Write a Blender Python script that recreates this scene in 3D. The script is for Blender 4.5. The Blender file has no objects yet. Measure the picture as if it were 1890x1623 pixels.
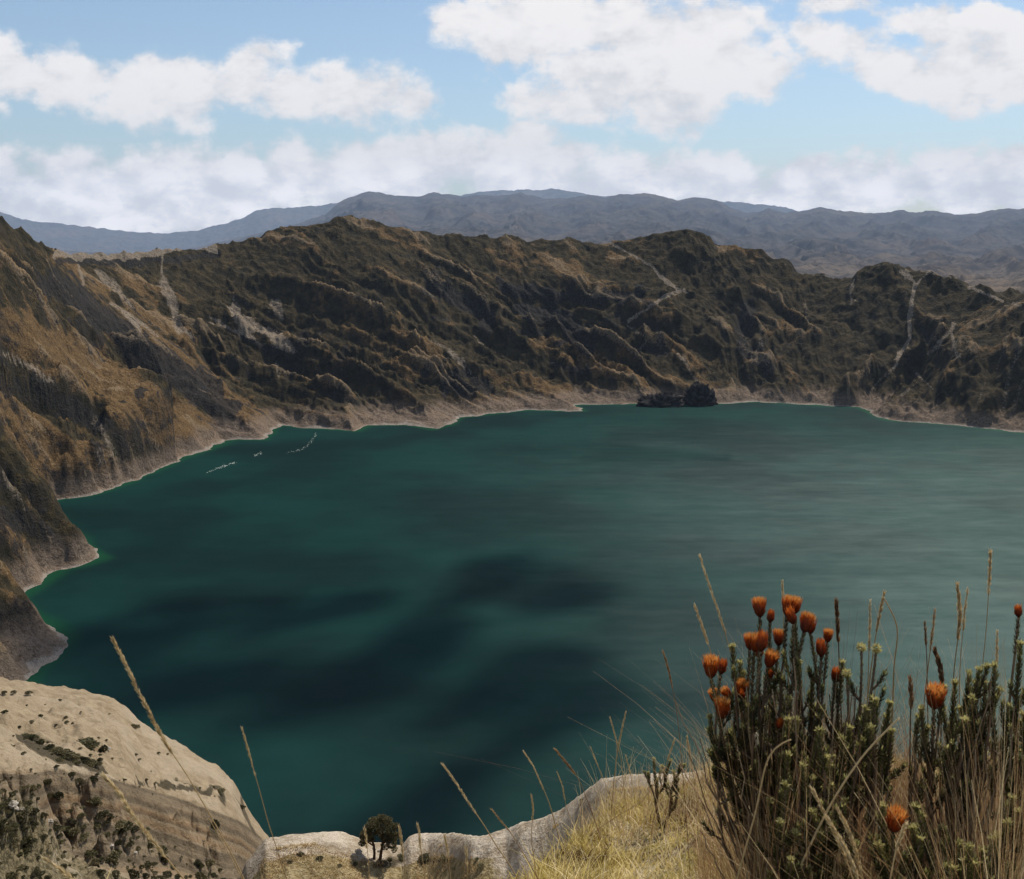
import bpy, math, random
import numpy as np
from mathutils import Vector
random.seed(7); np.random.seed(7)
R = math.radians
sc = bpy.context.scene
COL = sc.collection

# ------------------------------------------------------------------ camera model (photo is 1890 x 1623 px)
F = 2000.0; CX = 945.0; CY = 811.5; PITCH = math.atan(371 / F); CAMZ = 350.0
sp_, cp_ = math.sin(PITCH), math.cos(PITCH)
def ray(px, py):
    u = (px - CX) / F; v = (CY - py) / F
    return u, cp_ + v * sp_, -sp_ + v * cp_
def P0(px, py):
    x, y, z = ray(px, py); t = CAMZ / -z
    return (x * t, y * t)
def PR(px, py, r):
    x, y, z = ray(px, py); t = r / math.hypot(x, y)
    return (x * t, y * t, CAMZ + z * t)
def azt(px, py):
    x, y, z = ray(px, py)
    return math.atan2(x, y), z / math.hypot(x, y)
def project(X, Y, Z):
    z = Z - CAMZ
    f = Y * cp_ - z * sp_; f = np.where(f < 1e-3, 1e-3, f)
    up = Y * sp_ + z * cp_
    return CX + F * X / f, CY - F * up / f

# ------------------------------------------------------------------ noise
def _h(ix, iy, s):
    n = (ix.astype(np.int64) * 374761393 + iy.astype(np.int64) * 668265263 + s * 1442695041) & 0xffffffff
    n = ((n ^ (n >> 13)) * 1274126177) & 0xffffffff
    return (n ^ (n >> 16)) & 0xffff
def pn(x, y, s=0):
    x0 = np.floor(x); y0 = np.floor(y); fx = x - x0; fy = y - y0
    u = fx * fx * fx * (fx * (fx * 6 - 15) + 10); v = fy * fy * fy * (fy * (fy * 6 - 15) + 10)
    def g(ix, iy, dx, dy):
        a = _h(ix, iy, s) * (2 * math.pi / 65536)
        return np.cos(a) * dx + np.sin(a) * dy
    a = g(x0, y0, fx, fy); b = g(x0 + 1, y0, fx - 1, fy)
    c = g(x0, y0 + 1, fx, fy - 1); d = g(x0 + 1, y0 + 1, fx - 1, fy - 1)
    return ((a + u * (b - a)) * (1 - v) + (c + u * (d - c)) * v) * 1.5
def fbm(x, y, o=4, s=0, g=.5):
    r = 0; a = 1
    for i in range(o):
        r = r + a * pn(x, y, s + i * 17); x = x * 2.03; y = y * 2.03; a *= g
    return r
def ridged(x, y, o=4, s=0, g=.5):
    r = 0; a = 1; w = 1
    for i in range(o):
        n = 1 - np.abs(pn(x, y, s + i * 31)) * 1.3; n = np.clip(n, 0, 1) ** 2
        r = r + a * n * w; w = np.clip(n * 1.6, 0, 1); x = x * 2.1; y = y * 2.1; a *= g
    return r
def sstep(a, b, x):
    t = np.clip((x - a) / (b - a), 0, 1); return t * t * (3 - 2 * t)

# ------------------------------------------------------------------ polyline helpers
def dist_poly(X, Y, pts, closed=False):
    """distance, parameter (segment index + fraction), side sign"""
    n = len(pts); D = np.full(X.shape, 1e18); T = np.zeros(X.shape); S = np.zeros(X.shape)
    for i in range(n if closed else n - 1):
        ax, ay = pts[i][:2]; bx, by = pts[(i + 1) % n][:2]
        ex, ey = bx - ax, by - ay; L = ex * ex + ey * ey + 1e-12
        t = np.clip(((X - ax) * ex + (Y - ay) * ey) / L, 0, 1)
        d = (X - ax - t * ex) ** 2 + (Y - ay - t * ey) ** 2
        m = d < D
        D = np.where(m, d, D); T = np.where(m, i + t, T)
        S = np.where(m, np.sign(ex * (Y - ay) - ey * (X - ax)), S)
    return np.sqrt(D), T, S
def inside(X, Y, pts):
    c = np.zeros(X.shape, bool); n = len(pts)
    for i in range(n):
        ax, ay = pts[i][:2]; bx, by = pts[(i + 1) % n][:2]
        c ^= ((ay > Y) != (by > Y)) & (X < (bx - ax) * (Y - ay) / (by - ay + 1e-12) + ax)
    return c

# ------------------------------------------------------------------ object helpers
def tag(o, label=None, cat=None, group=None, kind=None):
    if label: o['label'] = label
    if cat: o['category'] = cat
    if group: o['group'] = group
    if kind: o['kind'] = kind
    return o
def mesh_np(name, V, Fc, mat, attrs=None, smooth=True, parent=None):
    """V (n,3); Fc (m,4) or (m,3) int array"""
    me = bpy.data.meshes.new(name)
    V = np.asarray(V, np.float32); Fc = np.asarray(Fc, np.int32); k = Fc.shape[1]
    me.vertices.add(len(V)); me.vertices.foreach_set('co', V.ravel())
    me.loops.add(Fc.size); me.loops.foreach_set('vertex_index', Fc.ravel())
    me.polygons.add(len(Fc)); me.polygons.foreach_set('loop_start', np.arange(0, Fc.size, k, dtype=np.int32))
    if smooth: me.polygons.foreach_set('use_smooth', np.ones(len(Fc), bool))
    me.update(calc_edges=True)
    if attrs:
        for a, val in attrs.items():
            at = me.attributes.new(a, 'FLOAT', 'POINT'); at.data.foreach_set('value', np.asarray(val, np.float32).ravel())
    me.materials.append(mat)
    o = bpy.data.objects.new(name, me); COL.objects.link(o)
    if parent: o.parent = parent
    return o
def empty(name, loc=(0, 0, 0)):
    o = bpy.data.objects.new(name, None); o.location = loc; o.empty_display_size = .1; COL.objects.link(o); return o
def grid_faces(na, nb):
    i = np.arange(na - 1)[:, None] * nb + np.arange(nb - 1)[None]
    i = i.ravel(); return np.stack([i, i + nb, i + nb + 1, i + 1], 1)

# ------------------------------------------------------------------ node helpers
class NT:
    def __init__(s, name, disp=False):
        s.m = bpy.data.materials.new(name); s.m.use_nodes = True; s.t = s.m.node_tree; s.t.nodes.clear()
        s.out = s.t.nodes.new('ShaderNodeOutputMaterial')
    def n(s, ty, ins=None, **kw):
        nd = s.t.nodes.new(ty)
        for k, v in kw.items(): setattr(nd, k, v)
        for k, v in (ins or {}).items(): s.put(nd.inputs[k], v)
        return nd
    def put(s, sock, v):
        if isinstance(v, bpy.types.NodeSocket): s.t.links.new(v, sock)
        elif isinstance(v, bpy.types.Node): s.t.links.new(v.outputs[0], sock)
        else:
            if hasattr(sock.default_value, '__len__') and not isinstance(v, (int, float)) and len(sock.default_value) == 4 and len(v) == 3: v = (*v, 1)
            sock.default_value = v
    def math(s, op, a, b=0, c=0, clamp=False):
        return s.n('ShaderNodeMath', {0: a, 1: b, 2: c}, operation=op, use_clamp=clamp)
    def noise(s, scale, detail=4, rough=.55, vec=None, dist=0, dim='3D', out=0):
        d = {'Scale': scale, 'Detail': detail, 'Roughness': rough, 'Distortion': dist}
        if vec is not None: d['Vector'] = vec
        return s.n('ShaderNodeTexNoise', d).outputs[out]
    def ss(s, x, a, b):
        return s.n('ShaderNodeMapRange', {'Value': x, 'From Min': a, 'From Max': b, 'To Min': 0., 'To Max': 1.}, interpolation_type='SMOOTHSTEP').outputs[0]
    def mix(s, f, a, b, mode='MIX'):
        nd = s.n('ShaderNodeMix', data_type='RGBA', blend_type=mode)
        s.put(nd.inputs[0], f); s.put(nd.inputs[6], a); s.put(nd.inputs[7], b); return nd.outputs[2]
    def attr(s, a): return s.n('ShaderNodeAttribute', attribute_name=a).outputs['Fac']
    def pos(s): return s.n('ShaderNodeNewGeometry').outputs['Position']
    def scale(s, v, sc_): return s.n('ShaderNodeMapping', {'Vector': v, 'Scale': sc_}).outputs[0]
    def bump(s, h, dist, st=1.): return s.n('ShaderNodeBump', {'Height': h, 'Distance': dist, 'Strength': st}).outputs[0]
    def done(s, sh): s.t.links.new(sh.outputs[0] if isinstance(sh, bpy.types.Node) else sh, s.out.inputs['Surface']); return s.m
    def principled(s, **k): return s.n('ShaderNodeBsdfPrincipled', {a.replace('_', ' '): b for a, b in k.items()})

# ------------------------------------------------------------------ sun and sky
SUN_EL, SUN_AZ = R(54), R(38)      # azimuth measured from the view direction towards the right
S = Vector((math.sin(SUN_AZ) * math.cos(SUN_EL), math.cos(SUN_AZ) * math.cos(SUN_EL), math.sin(SUN_EL)))
sl = bpy.data.lights.new('sun', 'SUN'); sl.energy = 5.0; sl.angle = R(.5); sl.color = (1, .93, .82)
so = bpy.data.objects.new('sun', sl); so.rotation_euler = S.to_track_quat('Z', 'Y').to_euler(); so.location = (0, 0, 2000); COL.objects.link(so)

w = bpy.data.worlds.new('World'); sc.world = w; w.use_nodes = True; wt = w.node_tree; wt.nodes.clear()
W = NT.__new__(NT); W.t = wt; W.m = None
sky = W.n('ShaderNodeTexSky', sky_type='NISHITA'); sky.sun_disc = False
sky.sun_elevation = SUN_EL; sky.sun_rotation = SUN_AZ; sky.altitude = 800; sky.air_density = 1.0; sky.dust_density = 1.2; sky.ozone_density = 2.0
gen = W.n('ShaderNodeTexCoord').outputs['Generated']
sep = W.n('ShaderNodeSeparateXYZ', {0: gen})
ay = W.math('MAXIMUM', W.math('ABSOLUTE', sep.outputs[1]), .25)
ga = W.math('DIVIDE', sep.outputs[0], ay); gb = W.math('DIVIDE', sep.outputs[2], ay)
comb = W.n('ShaderNodeCombineXYZ', {0: ga, 1: gb}).outputs[0]
# warp
wn = W.noise(12, 5, .6, comb, out=1)
wsub = W.n('ShaderNodeVectorMath', {0: wn, 1: (.5, .5, .5)}, operation='SUBTRACT').outputs[0]
wsc = W.n('ShaderNodeVectorMath', {0: wsub, 1: (.075, .05, 0)}, operation='MULTIPLY').outputs[0]
cw = W.n('ShaderNodeVectorMath', {0: comb, 1: wsc}, operation='ADD').outputs[0]
CL = [ # x, y, rx, ry in photo pixels, weight
 (-30,105,85,70,1),(25,125,80,45,1),(140,150,70,60,1),(235,175,95,60,1),(330,165,110,65,1),(450,150,85,60,.9),(560,175,80,48,1),(660,180,100,60,1),(740,190,60,40,.8),
 (840,45,50,38,.9),(960,60,120,70,1),(1090,45,170,75,1),(1250,60,150,90,1.1),(1060,185,120,48,1),(1180,170,170,75,1.15),(1330,135,140,62,1.1),(1100,120,110,60,1),
 (1560,85,90,42,.9),(1660,120,110,48,1),(1790,120,170,75,1.1),(1880,110,120,80,1.1),(1760,32,180,28,1),(1900,55,120,38,1),(1560,20,120,20,.6),
 (500,92,40,22,.5),(0,320,70,45,.8),(100,370,230,90,1),(330,360,230,90,1.1),(420,310,90,50,.8),(600,330,170,60,1),(760,310,210,60,1.1),(980,262,75,42,1),(950,310,180,55,1.1),(1120,345,230,45,1),
 (1290,335,190,52,1.1),(1500,345,180,50,1),(1640,350,160,50,.9),(1780,320,130,52,1),(1870,300,90,45,1),(1900,350,200,55,1)]
acc = None
for (x, y, rx, ry, wt_) in CL:
    X, Y, Z = ray(x, y); a, b = X / Y, Z / Y
    d = W.n('ShaderNodeVectorMath', {0: cw, 1: (a, b, 0)}, operation='SUBTRACT').outputs[0]
    d = W.n('ShaderNodeVectorMath', {0: d, 1: (F / rx, F / ry, 0)}, operation='MULTIPLY').outputs[0]
    l = W.n('ShaderNodeVectorMath', {0: d}, operation='LENGTH').outputs['Value']
    v = W.math('MULTIPLY_ADD', l, -wt_ * .95, wt_ * 1.0)
    acc = v if acc is None else W.n('ShaderNodeMath', {0: acc, 1: v, 2: .25}, operation='SMOOTH_MAX').outputs[0]
blobs = W.math('MAXIMUM', acc, -.6)
# clouds added over the unseen dome for the lake's reflection, thinned against ambient light
dome = W.n('ShaderNodeVectorMath', {0: gen, 1: (1, 1, 2.2)}, operation='MULTIPLY').outputs[0]
up = W.ss(gb, .21, .34)
gcl = W.math('MULTIPLY', W.math('SUBTRACT', W.noise(2.2, 5, .55, dome), .60), 2.5)
back = W.ss(sep.outputs[1], .15, -.1)
outw = W.math('MAXIMUM', up, back)
dens0 = W.n('ShaderNodeMix', {0: outw, 2: blobs, 3: gcl}, data_type='FLOAT').outputs[0]
n1 = W.noise(21, 9, .62, W.scale(comb, (1, 1.4, 1)))
n2 = W.noise(60, 5, .65, comb)
dd = W.math('ADD', dens0, W.math('MULTIPLY', W.math('SUBTRACT', n1, .5), 1.9))
dd = W.math('ADD', dd, W.math('MULTIPLY', W.math('SUBTRACT', n2, .5), .36))
vor = W.n('ShaderNodeTexVoronoi', {'Vector': W.n('ShaderNodeVectorMath', {0: W.scale(cw, (1, 1.25, 1)), 1: W.n('ShaderNodeVectorMath', {0: W.noise(50, 3, .6, comb, out=1), 'Scale': .018}, operation='SCALE').outputs[0]}, operation='ADD').outputs[0], 'Scale': 24, 'Smoothness': .6}, feature='SMOOTH_F1').outputs['Distance']
bil = W.math('SUBTRACT', .42, vor)
dd = W.math('ADD', dd, W.math('MULTIPLY', bil, .75))
alpha = W.ss(dd, -.22, .36)
thick = W.ss(dd, .1, 1.1)
n3 = W.noise(17, 8, .66, W.scale(comb, (1, 2.0, 1)), .3)
shade = W.math('ADD', W.math('MULTIPLY', W.math('SUBTRACT', n3, .5), 1.1), W.math('MULTIPLY', thick, .15))
n1b = W.noise(21, 9, .62, W.scale(W.n('ShaderNodeVectorMath', {0: comb, 1: (.004, .013, 0)}, operation='ADD').outputs[0], (1, 1.4, 1)))
emb = W.math('MULTIPLY', W.math('SUBTRACT', n1, n1b), .7)
shade = W.math('ADD', shade, emb)
shade = W.ss(W.math('ADD', shade, W.math('MULTIPLY', bil, .42)), -.40, .16)
ccol = W.mix(shade, (.75, .75, .77), (1.0, .975, .965))
lowb = W.ss(gb, .085, .035)
ccol = W.mix(lowb, ccol, W.mix(W.ss(W.math('ADD', W.math('MULTIPLY', W.math('SUBTRACT', n3, .5), 1.3), W.math('MULTIPLY', W.math('ADD', emb, W.math('MULTIPLY', bil, .4)), 1.4)), -.30, .30), (.98, .97, 1.0), (1.52, 1.46, 1.43)))
# clear sky: the Nishita sky at .11
skyc = W.n('ShaderNodeVectorMath', {0: sky.outputs[0], 1: SKYMUL}, operation='MULTIPLY').outputs[0] if False else sky.outputs[0]
skyc = W.mix(1.0, skyc, (.119, .122, .118, 1), 'MULTIPLY')
fin = W.mix(alpha, skyc, ccol)
bg = W.n('ShaderNodeBackground', {'Color': fin, 'Strength': 1.0})
wo = W.n('ShaderNodeOutputWorld'); wt.links.new(bg.outputs[0], wo.inputs['Surface'])
w.cycles.sampling_method = 'MANUAL'; w.cycles.sample_map_resolution = 512

# ------------------------------------------------------------------ camera
cam = bpy.data.cameras.new('camera'); co = bpy.data.objects.new('camera', cam); COL.objects.link(co); sc.camera = co
co.location = (0, 0, CAMZ); co.rotation_euler = (math.pi / 2 - PITCH, 0, 0)
cam.sensor_width = 36; cam.lens = F / 1890 * 36; cam.clip_start = .1; cam.clip_end = 90000
cam.dof.use_dof = True; cam.dof.focus_distance = 14; cam.dof.aperture_fstop = 16
sc.view_settings.view_transform = 'Standard'; sc.view_settings.look = 'None'; sc.view_settings.exposure = 0; sc.view_settings.gamma = 1
cy = sc.cycles; cy.max_bounces = 6; cy.diffuse_bounces = 2; cy.glossy_bounces = 2; cy.transmission_bounces = 2; cy.volume_bounces = 0; cy.transparent_max_bounces = 12
cy.use_adaptive_sampling = True; cy.adaptive_threshold = .015; cy.use_denoising = True; cy.pixel_filter_type = 'BLACKMAN_HARRIS'; cy.filter_width = 1.4
cy.caustics_reflective = False; cy.caustics_refractive = False

# ================================================================== CRATER
shore = [P0(*p) for p in [(50,1262),(68,1235),(95,1210),(122,1181),(98,1160),(62,1138),(34,1108),(62,1085),(110,1052),(150,1042),(192,1030),(165,1010),(128,985),(98,955),(70,938),
   (112,922),(165,915),(200,905),(240,890),(290,868),(340,845),(385,830),(418,814),(445,811),(488,812),(500,797),(520,785),(560,790),(620,793),(660,796),(682,785),(750,784),(800,793),(832,784),
   (850,771),(900,765),(980,757),(1030,759),(1076,759),(1062,748),(1110,747),(1180,746),(1250,748),(1322,746),(1400,742),(1500,748),(1590,752),(1612,766),(1645,777),(1750,784),(1890,799)]]
shore += [(1130, 1830), (1330, 1600), (1350, 1300), (1150, 950), (800, 620), (400, 420), (0, 385), (-220, 420), (-380, 560), (-425, 700)]
rimp = [(-330,250,1250),(-180,300,1550),(-60,370,1800),(0,405,1900),(35,425,1960),(60,440,2030),(100,462,2150),(112,470,2350),(200,470,2500),(300,463,2600),(350,462,2650),(420,448,2700),(470,440,2720),(500,422,2730),
  (560,414,2740),(592,410,2745),(632,399,2750),(680,408,2760),(740,417,2780),(775,428,2790),(810,433,2800),(870,435,2820),(920,437,2840),(945,435,2850),(985,445,2860),(1040,441,2880),(1090,450,2890),
  (1130,446,2890),(1180,440,2890),(1225,430,2880),(1268,425,2880),(1300,433,2880),(1330,452,2880),(1390,462,2870),(1440,480,2860),(1495,508,2850),(1560,512,2830),(1605,492,2800),(1645,485,2780),
  (1690,499,2750),(1750,512,2700),(1800,528,2660),(1855,550,2600),(1895,540,2550),(1960,515,2480),(2100,480,2350),(2350,440,2200)]
rim = [PR(*p) for p in rimp]
rim += [(1900, 900, 420), (1500, 350, 390), (900, 60, 360), (300, -40, 349), (-100, -40, 349), (-500, 150, 370), (-850, 450, 400), (-1000, 800, 430)]
# densified rim
def densify(pts, step):
    out = []
    for i in range(len(pts)):
        a = np.array(pts[i]); b = np.array(pts[(i + 1) % len(pts)]); n = max(1, int(np.hypot(*(b - a)[:2]) / step))
        for k in range(n): out.append(a + (b - a) * k / n)
    return np.array(out)
rimd = densify(rim, 45)

def img_lines(px, py, lines, wob=None):
    """strength 0..1 of marks given as photo polylines with widths, evaluated on terrain points"""
    out = np.zeros(px.shape)
    for pts, wd, st in lines:
        xs = [p[0] for p in pts]; ys = [p[1] for p in pts]
        m = (px > min(xs) - 2.5 * wd) & (px < max(xs) + 2.5 * wd) & (py > min(ys) - 2.5 * wd) & (py < max(ys) + 2.5 * wd)
        if not m.any(): continue
        d, _, _ = dist_poly(px[m], py[m], pts if len(pts) > 1 else [pts[0], (pts[0][0] + .1, pts[0][1])])
        if wob is not None: d = d * (1 + wob[m])
        out[m] = np.maximum(out[m], st * (1 - sstep(wd * .35, wd * 1.15, d)))
    return out

SPURS = [ # world ridges from photo px + distance: pts, near-side slope, far-side slope
 ([(60,445,2060),(125,490,2200),(210,540,2200),(290,585,2190),(340,620,2180),(400,690,2150),(455,745,2115),(512,784,2088)], 1.9, .55),
 ([(-150,560,1780),(0,642,1790),(60,680,1800),(120,722,1815),(180,775,1850),(215,830,1890),(242,886,1920)], 1.9, .32),
 ([(-120,860,1240),(0,905,1245),(50,938,1245),(110,985,1248),(192,1029,1252)], 1.6, .7),
 ([(-200,980,960),(0,1090,975),(50,1122,985),(125,1180,996)], 1.3, .7),
 ([(660,420,2740),(700,480,2640),(760,560,2540),(820,630,2450),(880,690,2370),(960,748,2290)], .9, .55),
 ([(480,560,2480),(560,610,2420),(620,650,2380),(700,700,2280)], .9, .6),
 ([(1268,428,2860),(1330,490,2780),(1380,560,2690),(1420,640,2560),(1440,700,2430)], .8, 1.1),
 ([(1268,428,2860),(1240,500,2800),(1180,560,2700),(1130,620,2560),(1080,700,2400)], .7, .9),
 ([(1645,487,2760),(1640,560,2680),(1610,640,2560),(1560,720,2380)], .9, 1.1),
 ([(1740,512,2690),(1750,600,2580),(1720,680,2430),(1680,750,2230)], .9, 1.1),
 ([(1860,550,2580),(1870,640,2420),(1850,720,2250)], .9, 1.1),
]
# image-located marks on the crater walls
SCREE = [
 ([(1110,438),(1150,462),(1180,478),(1205,492),(1218,510),(1248,532),(1268,540)],4,.9),([(1262,535),(1225,548),(1192,572),(1160,592)],5,.9),([(1150,596),(1175,612),(1200,628),(1172,650)],3.5,.6),
 ([(1662,500),(1688,520),(1684,550),(1678,590),(1680,625),(1662,655),(1650,680)],6,.85),([(1715,503),(1700,515),(1688,530)],4,.8),([(1577,515),(1570,535),(1571,560)],3,.7),
 ([(1760,605),(1735,630),(1712,655)],8,.75),([(1755,610),(1765,655)],7,.7),([(1660,670),(1625,700),(1600,730)],5,.6),([(1692,690),(1722,718)],3,.8),([(1665,730),(1700,700)],4,.6),
 ([(1885,640),(1862,690),(1850,760)],7,.5),([(1860,620),(1840,680)],6,.5),([(1888,700),(1870,760)],8,.5),([(1820,700),(1800,760)],5,.45),([(1870,560),(1885,565)],5,.7),
 ([(1485,560),(1492,600)],5,.55),([(1402,600),(1408,650)],5,.5),([(1260,655),(1275,690),(1300,720)],5,.6),([(1555,600),(1560,640)],3,.3),
 ([(432,572),(440,590),(462,602),(505,618),(535,645)],15,.95),([(512,560),(520,588)],13,.7),([(388,585),(425,608),(470,625)],6,.8),([(585,600),(600,612)],9,.4),
 ([(300,520),(318,545),(322,580),(330,610)],13,.75),([(300,470),(298,505)],4,.7),([(145,490),(155,525)],5,.7),([(178,500),(205,520),(225,545)],10,.7),([(205,560),(240,580),(290,620)],6,.7),([(215,535),(240,570)],8,.5),
 ([(0,652),(35,668),(75,690),(95,705)],7,.85),([(175,780),(195,805),(212,840)],14,.6),([(0,870),(20,905),(45,935)],15,.6),([(510,670),(515,700)],4,.6),
 ([(225,575),(260,610)],5,.8),([(800,630),(830,645),(870,690)],7,.55),([(875,620),(890,635)],4,.7),([(830,650),(850,670)],9,.7),([(1108,665),(1110,690)],5,.5),([(560,480),(550,500)],3,.4),
 ([(105,468),(200,473),(290,466),(340,452),(395,455)],9,2.4),([(330,462),(345,450),(375,455)],6,1),([(345,447),(352,452)],7,1),([(1500,508),(1560,510)],4,.55),([(1600,492),(1640,487)],2.5,.5),([(1700,500),(1765,514)],3,.7),([(1790,530),(1825,545),(1850,556)],5,.9),
 ([(55,467),(60,473)],4,1),([(660,715),(680,720)],4,.4),([(1250,655),(1262,668)],5,.7)]
GRASS = [
 ([(0,600),(120,650),(230,710),(330,770),(400,810)],48,1),([(120,640),(260,760),(330,830)],40,.9),([(110,475),(200,560),(300,620),(370,690),(440,760),(500,790)],22,.95),([(240,520),(330,620),(400,700)],12,.8),
 ([(0,740),(60,790),(150,850),(220,890)],42,.9),([(20,800),(120,880)],35,.8),([(600,570),(680,630),(760,700)],14,.85),([(640,560),(720,620),(800,660)],22,.6),([(700,640),(780,680)],30,.7),
 ([(500,440),(560,500),(620,540)],20,.35),([(930,490),(1040,500),(1180,500)],34,.45),([(1000,640),(1070,660),(1140,690)],32,.65),([(900,700),(1000,720),(1080,735)],22,.7),([(1150,670),(1200,700)],24,.5),
 ([(540,770),(660,775),(760,770),(900,745),(1060,735)],20,.65),([(1280,660),(1320,720)],10,.6),([(0,960),(40,1010),(30,1060)],26,.9),([(0,1110),(60,1130),(110,1175)],14,.7),
 ([(860,470),(960,460)],20,.3),([(1330,440),(1390,470)],12,.6),([(1640,770),(1750,770),(1890,780)],14,.7),([(470,760),(510,780)],10,.8),([(350,640),(420,720),(500,780)],7,.9),([(390,660),(450,720),(530,790)],5,.6),
 ([(1450,650),(1500,720)],26,.25),([(700,480),(800,560),(860,620)],18,.35),([(1200,690),(1280,700)],16,.5)]
ROCK_SHADE = [  # dark rock and scrub; the shade of the cliffs is painted in here too
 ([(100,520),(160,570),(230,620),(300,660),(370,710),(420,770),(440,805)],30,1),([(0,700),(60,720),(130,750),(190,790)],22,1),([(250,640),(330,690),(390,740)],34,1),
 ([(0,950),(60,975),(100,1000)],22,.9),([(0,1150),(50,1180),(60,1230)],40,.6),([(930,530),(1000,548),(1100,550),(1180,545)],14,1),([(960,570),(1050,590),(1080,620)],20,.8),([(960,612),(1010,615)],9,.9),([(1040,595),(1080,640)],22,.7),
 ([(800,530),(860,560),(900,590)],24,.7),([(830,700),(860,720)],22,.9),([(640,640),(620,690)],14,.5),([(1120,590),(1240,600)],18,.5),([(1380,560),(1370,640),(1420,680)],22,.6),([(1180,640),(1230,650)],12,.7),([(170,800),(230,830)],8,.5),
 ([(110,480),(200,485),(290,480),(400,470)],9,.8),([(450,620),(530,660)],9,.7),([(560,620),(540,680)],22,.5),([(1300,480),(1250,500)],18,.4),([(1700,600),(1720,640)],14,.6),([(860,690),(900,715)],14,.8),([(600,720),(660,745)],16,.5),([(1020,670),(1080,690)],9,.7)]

def crater_h(X, Y):
    wx = fbm(X / 160, Y / 160, 3, 5) * 16; wy = fbm(X / 160, Y / 160, 3, 9) * 16
    sx = fbm(X / 45, Y / 45, 3, 15) * 9; sy = fbm(X / 45, Y / 45, 3, 19) * 9
    ds, Ts, _ = dist_poly(X + sx, Y + sy, shore, True)
    ins = inside(X + sx, Y + sy, shore)
    dr, Tr, _ = dist_poly(X, Y, rim, True)
    inr = inside(X, Y, rim)
    # rim height weighted by nearness, worked out on a coarse grid and interpolated
    ci = np.unique(np.append(np.arange(0, X.shape[0], 6), X.shape[0] - 1)); cj = np.unique(np.append(np.arange(0, X.shape[1], 6), X.shape[1] - 1))
    Xc = X[np.ix_(ci, cj)]; Yc = Y[np.ix_(ci, cj)]; wsum = 0; zs = 0
    for q in rimd:
        k = 1 / (((Xc - q[0]) ** 2 + (Yc - q[1]) ** 2) + 200) ** 2.5
        wsum = wsum + k; zs = zs + k * q[2]
    zc_ = zs / wsum
    t1 = np.stack([np.interp(np.arange(X.shape[1]), cj, row) for row in zc_]); zr = np.stack([np.interp(np.arange(X.shape[0]), ci, t1[:, j]) for j in range(X.shape[1])], 1)
    t = ds / (ds + dr + 1e-6)
    t = np.where(inr, t, 1.0)
    prof = .82 * t + .18 * t * t
    base = zr * prof
    for pts, kn, kf in SPURS:
        P = [PR(*p) for p in pts]
        d, T, sg = dist_poly(X + wx, Y + wy, P)
        i = np.clip(T.astype(int), 0, len(P) - 1); zz = np.array([p[2] for p in P] + [P[-1][2]])
        z = zz[i] * (1 - (T - i)) + zz[i + 1] * (T - i)
        ax = P[0]; # near side = the side that faces the camera / the lake's left
        k = np.where(sg < 0, kn, kf)
        near_ = sg < 0
        cut = z - np.where(near_ & (kn > 1.25), kn * np.minimum(d, 62) + .42 * np.maximum(d - 62, 0), k * d)
        base = np.maximum(base, np.where(inr, cut, -1e3))
    qx, qy = project(X, Y, base)
    gsm = img_lines(qx, qy, GRASS[:6] + GRASS[25:27] + [([(1000,480),(1180,500)],40,.6),([(1330,560),(1450,640),(1560,640)],60,.55),([(1600,560),(1640,650)],40,.6),([(1720,560),(1850,640)],40,.4),([(500,460),(600,440),(700,470)],30,.4)]); rsm = img_lines(qx, qy, ROCK_SHADE)
    calm_ = 1 - .82 * gsm
    base = base - 19 * rsm * np.where(inr, 1, 0) * sstep(0, 60, dr) * sstep(5, 60, ds)
    # gullies that run down slope
    ang = np.arctan2(Y - 1250, X - 250)
    win = np.sin(math.pi * np.clip(t, 0, 1) ** .8); win = np.clip(win, 0, 1)
    wob = fbm(X / 300, Y / 300, 3, 40)
    # gullies and ribs run down to the water, slanting to the right on the left and middle walls and to the left on the right wall
    u = ang * 1250; kk = np.interp(ang, [.1, .75, 1.15, 1.6, 2.4, 3.1], [150, -160, 120, 480, 560, 420]); ph = u - kk * t
    g1 = ridged(ph / 190 + wob * .45, t * 1.1 + 3 + wob * .5, 2, 11)
    g2 = ridged(ph / 72 + wob * .8, t * 2.0 + 9, 3, 23)
    g3 = ridged(ph / 26 + wob * 2, t * 7 + fbm(X / 50, Y / 50, 2, 6), 3, 57)
    crest = np.clip(.5 + (g1 - .8) * .7 + (g2 - .9) * .55, 0, 1)
    hh = base + win * ((g1 - .75) * 40 + (g2 - .8) * 17) * calm_ + ((g3 - .8) * 6 * (1 - .6 * rsm) + (ridged(X / 34, Y / 34, 4, 131) - .8) * 3.5) * (.25 + .75 * calm_) * sstep(0, .16, t) * np.where(inr, .55 + .45 * win, 0)
    terr = fbm(X / 170, Y / 170, 3, 77)
    # rock steps
    step = np.sin(base / 27 + terr * 5) * 2.0 * win * calm_; hh = hh + step
    # rock rim roughness
    rimn = ridged(X / 70, Y / 70, 3, 91) * 9 - 6
    hh = hh + rimn * (1 - sstep(0, 120, dr)) * .8
    # shore bench
    near = 1 - sstep(0, 34, ds)
    hh = hh * (1 - near) + near * (ds * .32 + np.clip(hh, 0, 40) * sstep(0, 34, ds)) + (fbm(X / 14, Y / 14, 3, 3) * 1.6) * sstep(0, 12, ds)
    hh = np.where(ins, -.35 * ds - .1, np.maximum(hh, .02 * ds + .3 * near))
    out = zr - .30 * dr + (ridged(X / 240, Y / 240, 4, 66) - .8) * 40 * sstep(0, 200, dr) + rimn * (1 - sstep(0, 120, dr)) * .8
    out = np.maximum(out, 60 + fbm(X / 500, Y / 500, 3, 8) * 60)
    hh = np.where(inr, hh, out)
    return hh, ds, dr, t, inr, ins, crest

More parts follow.
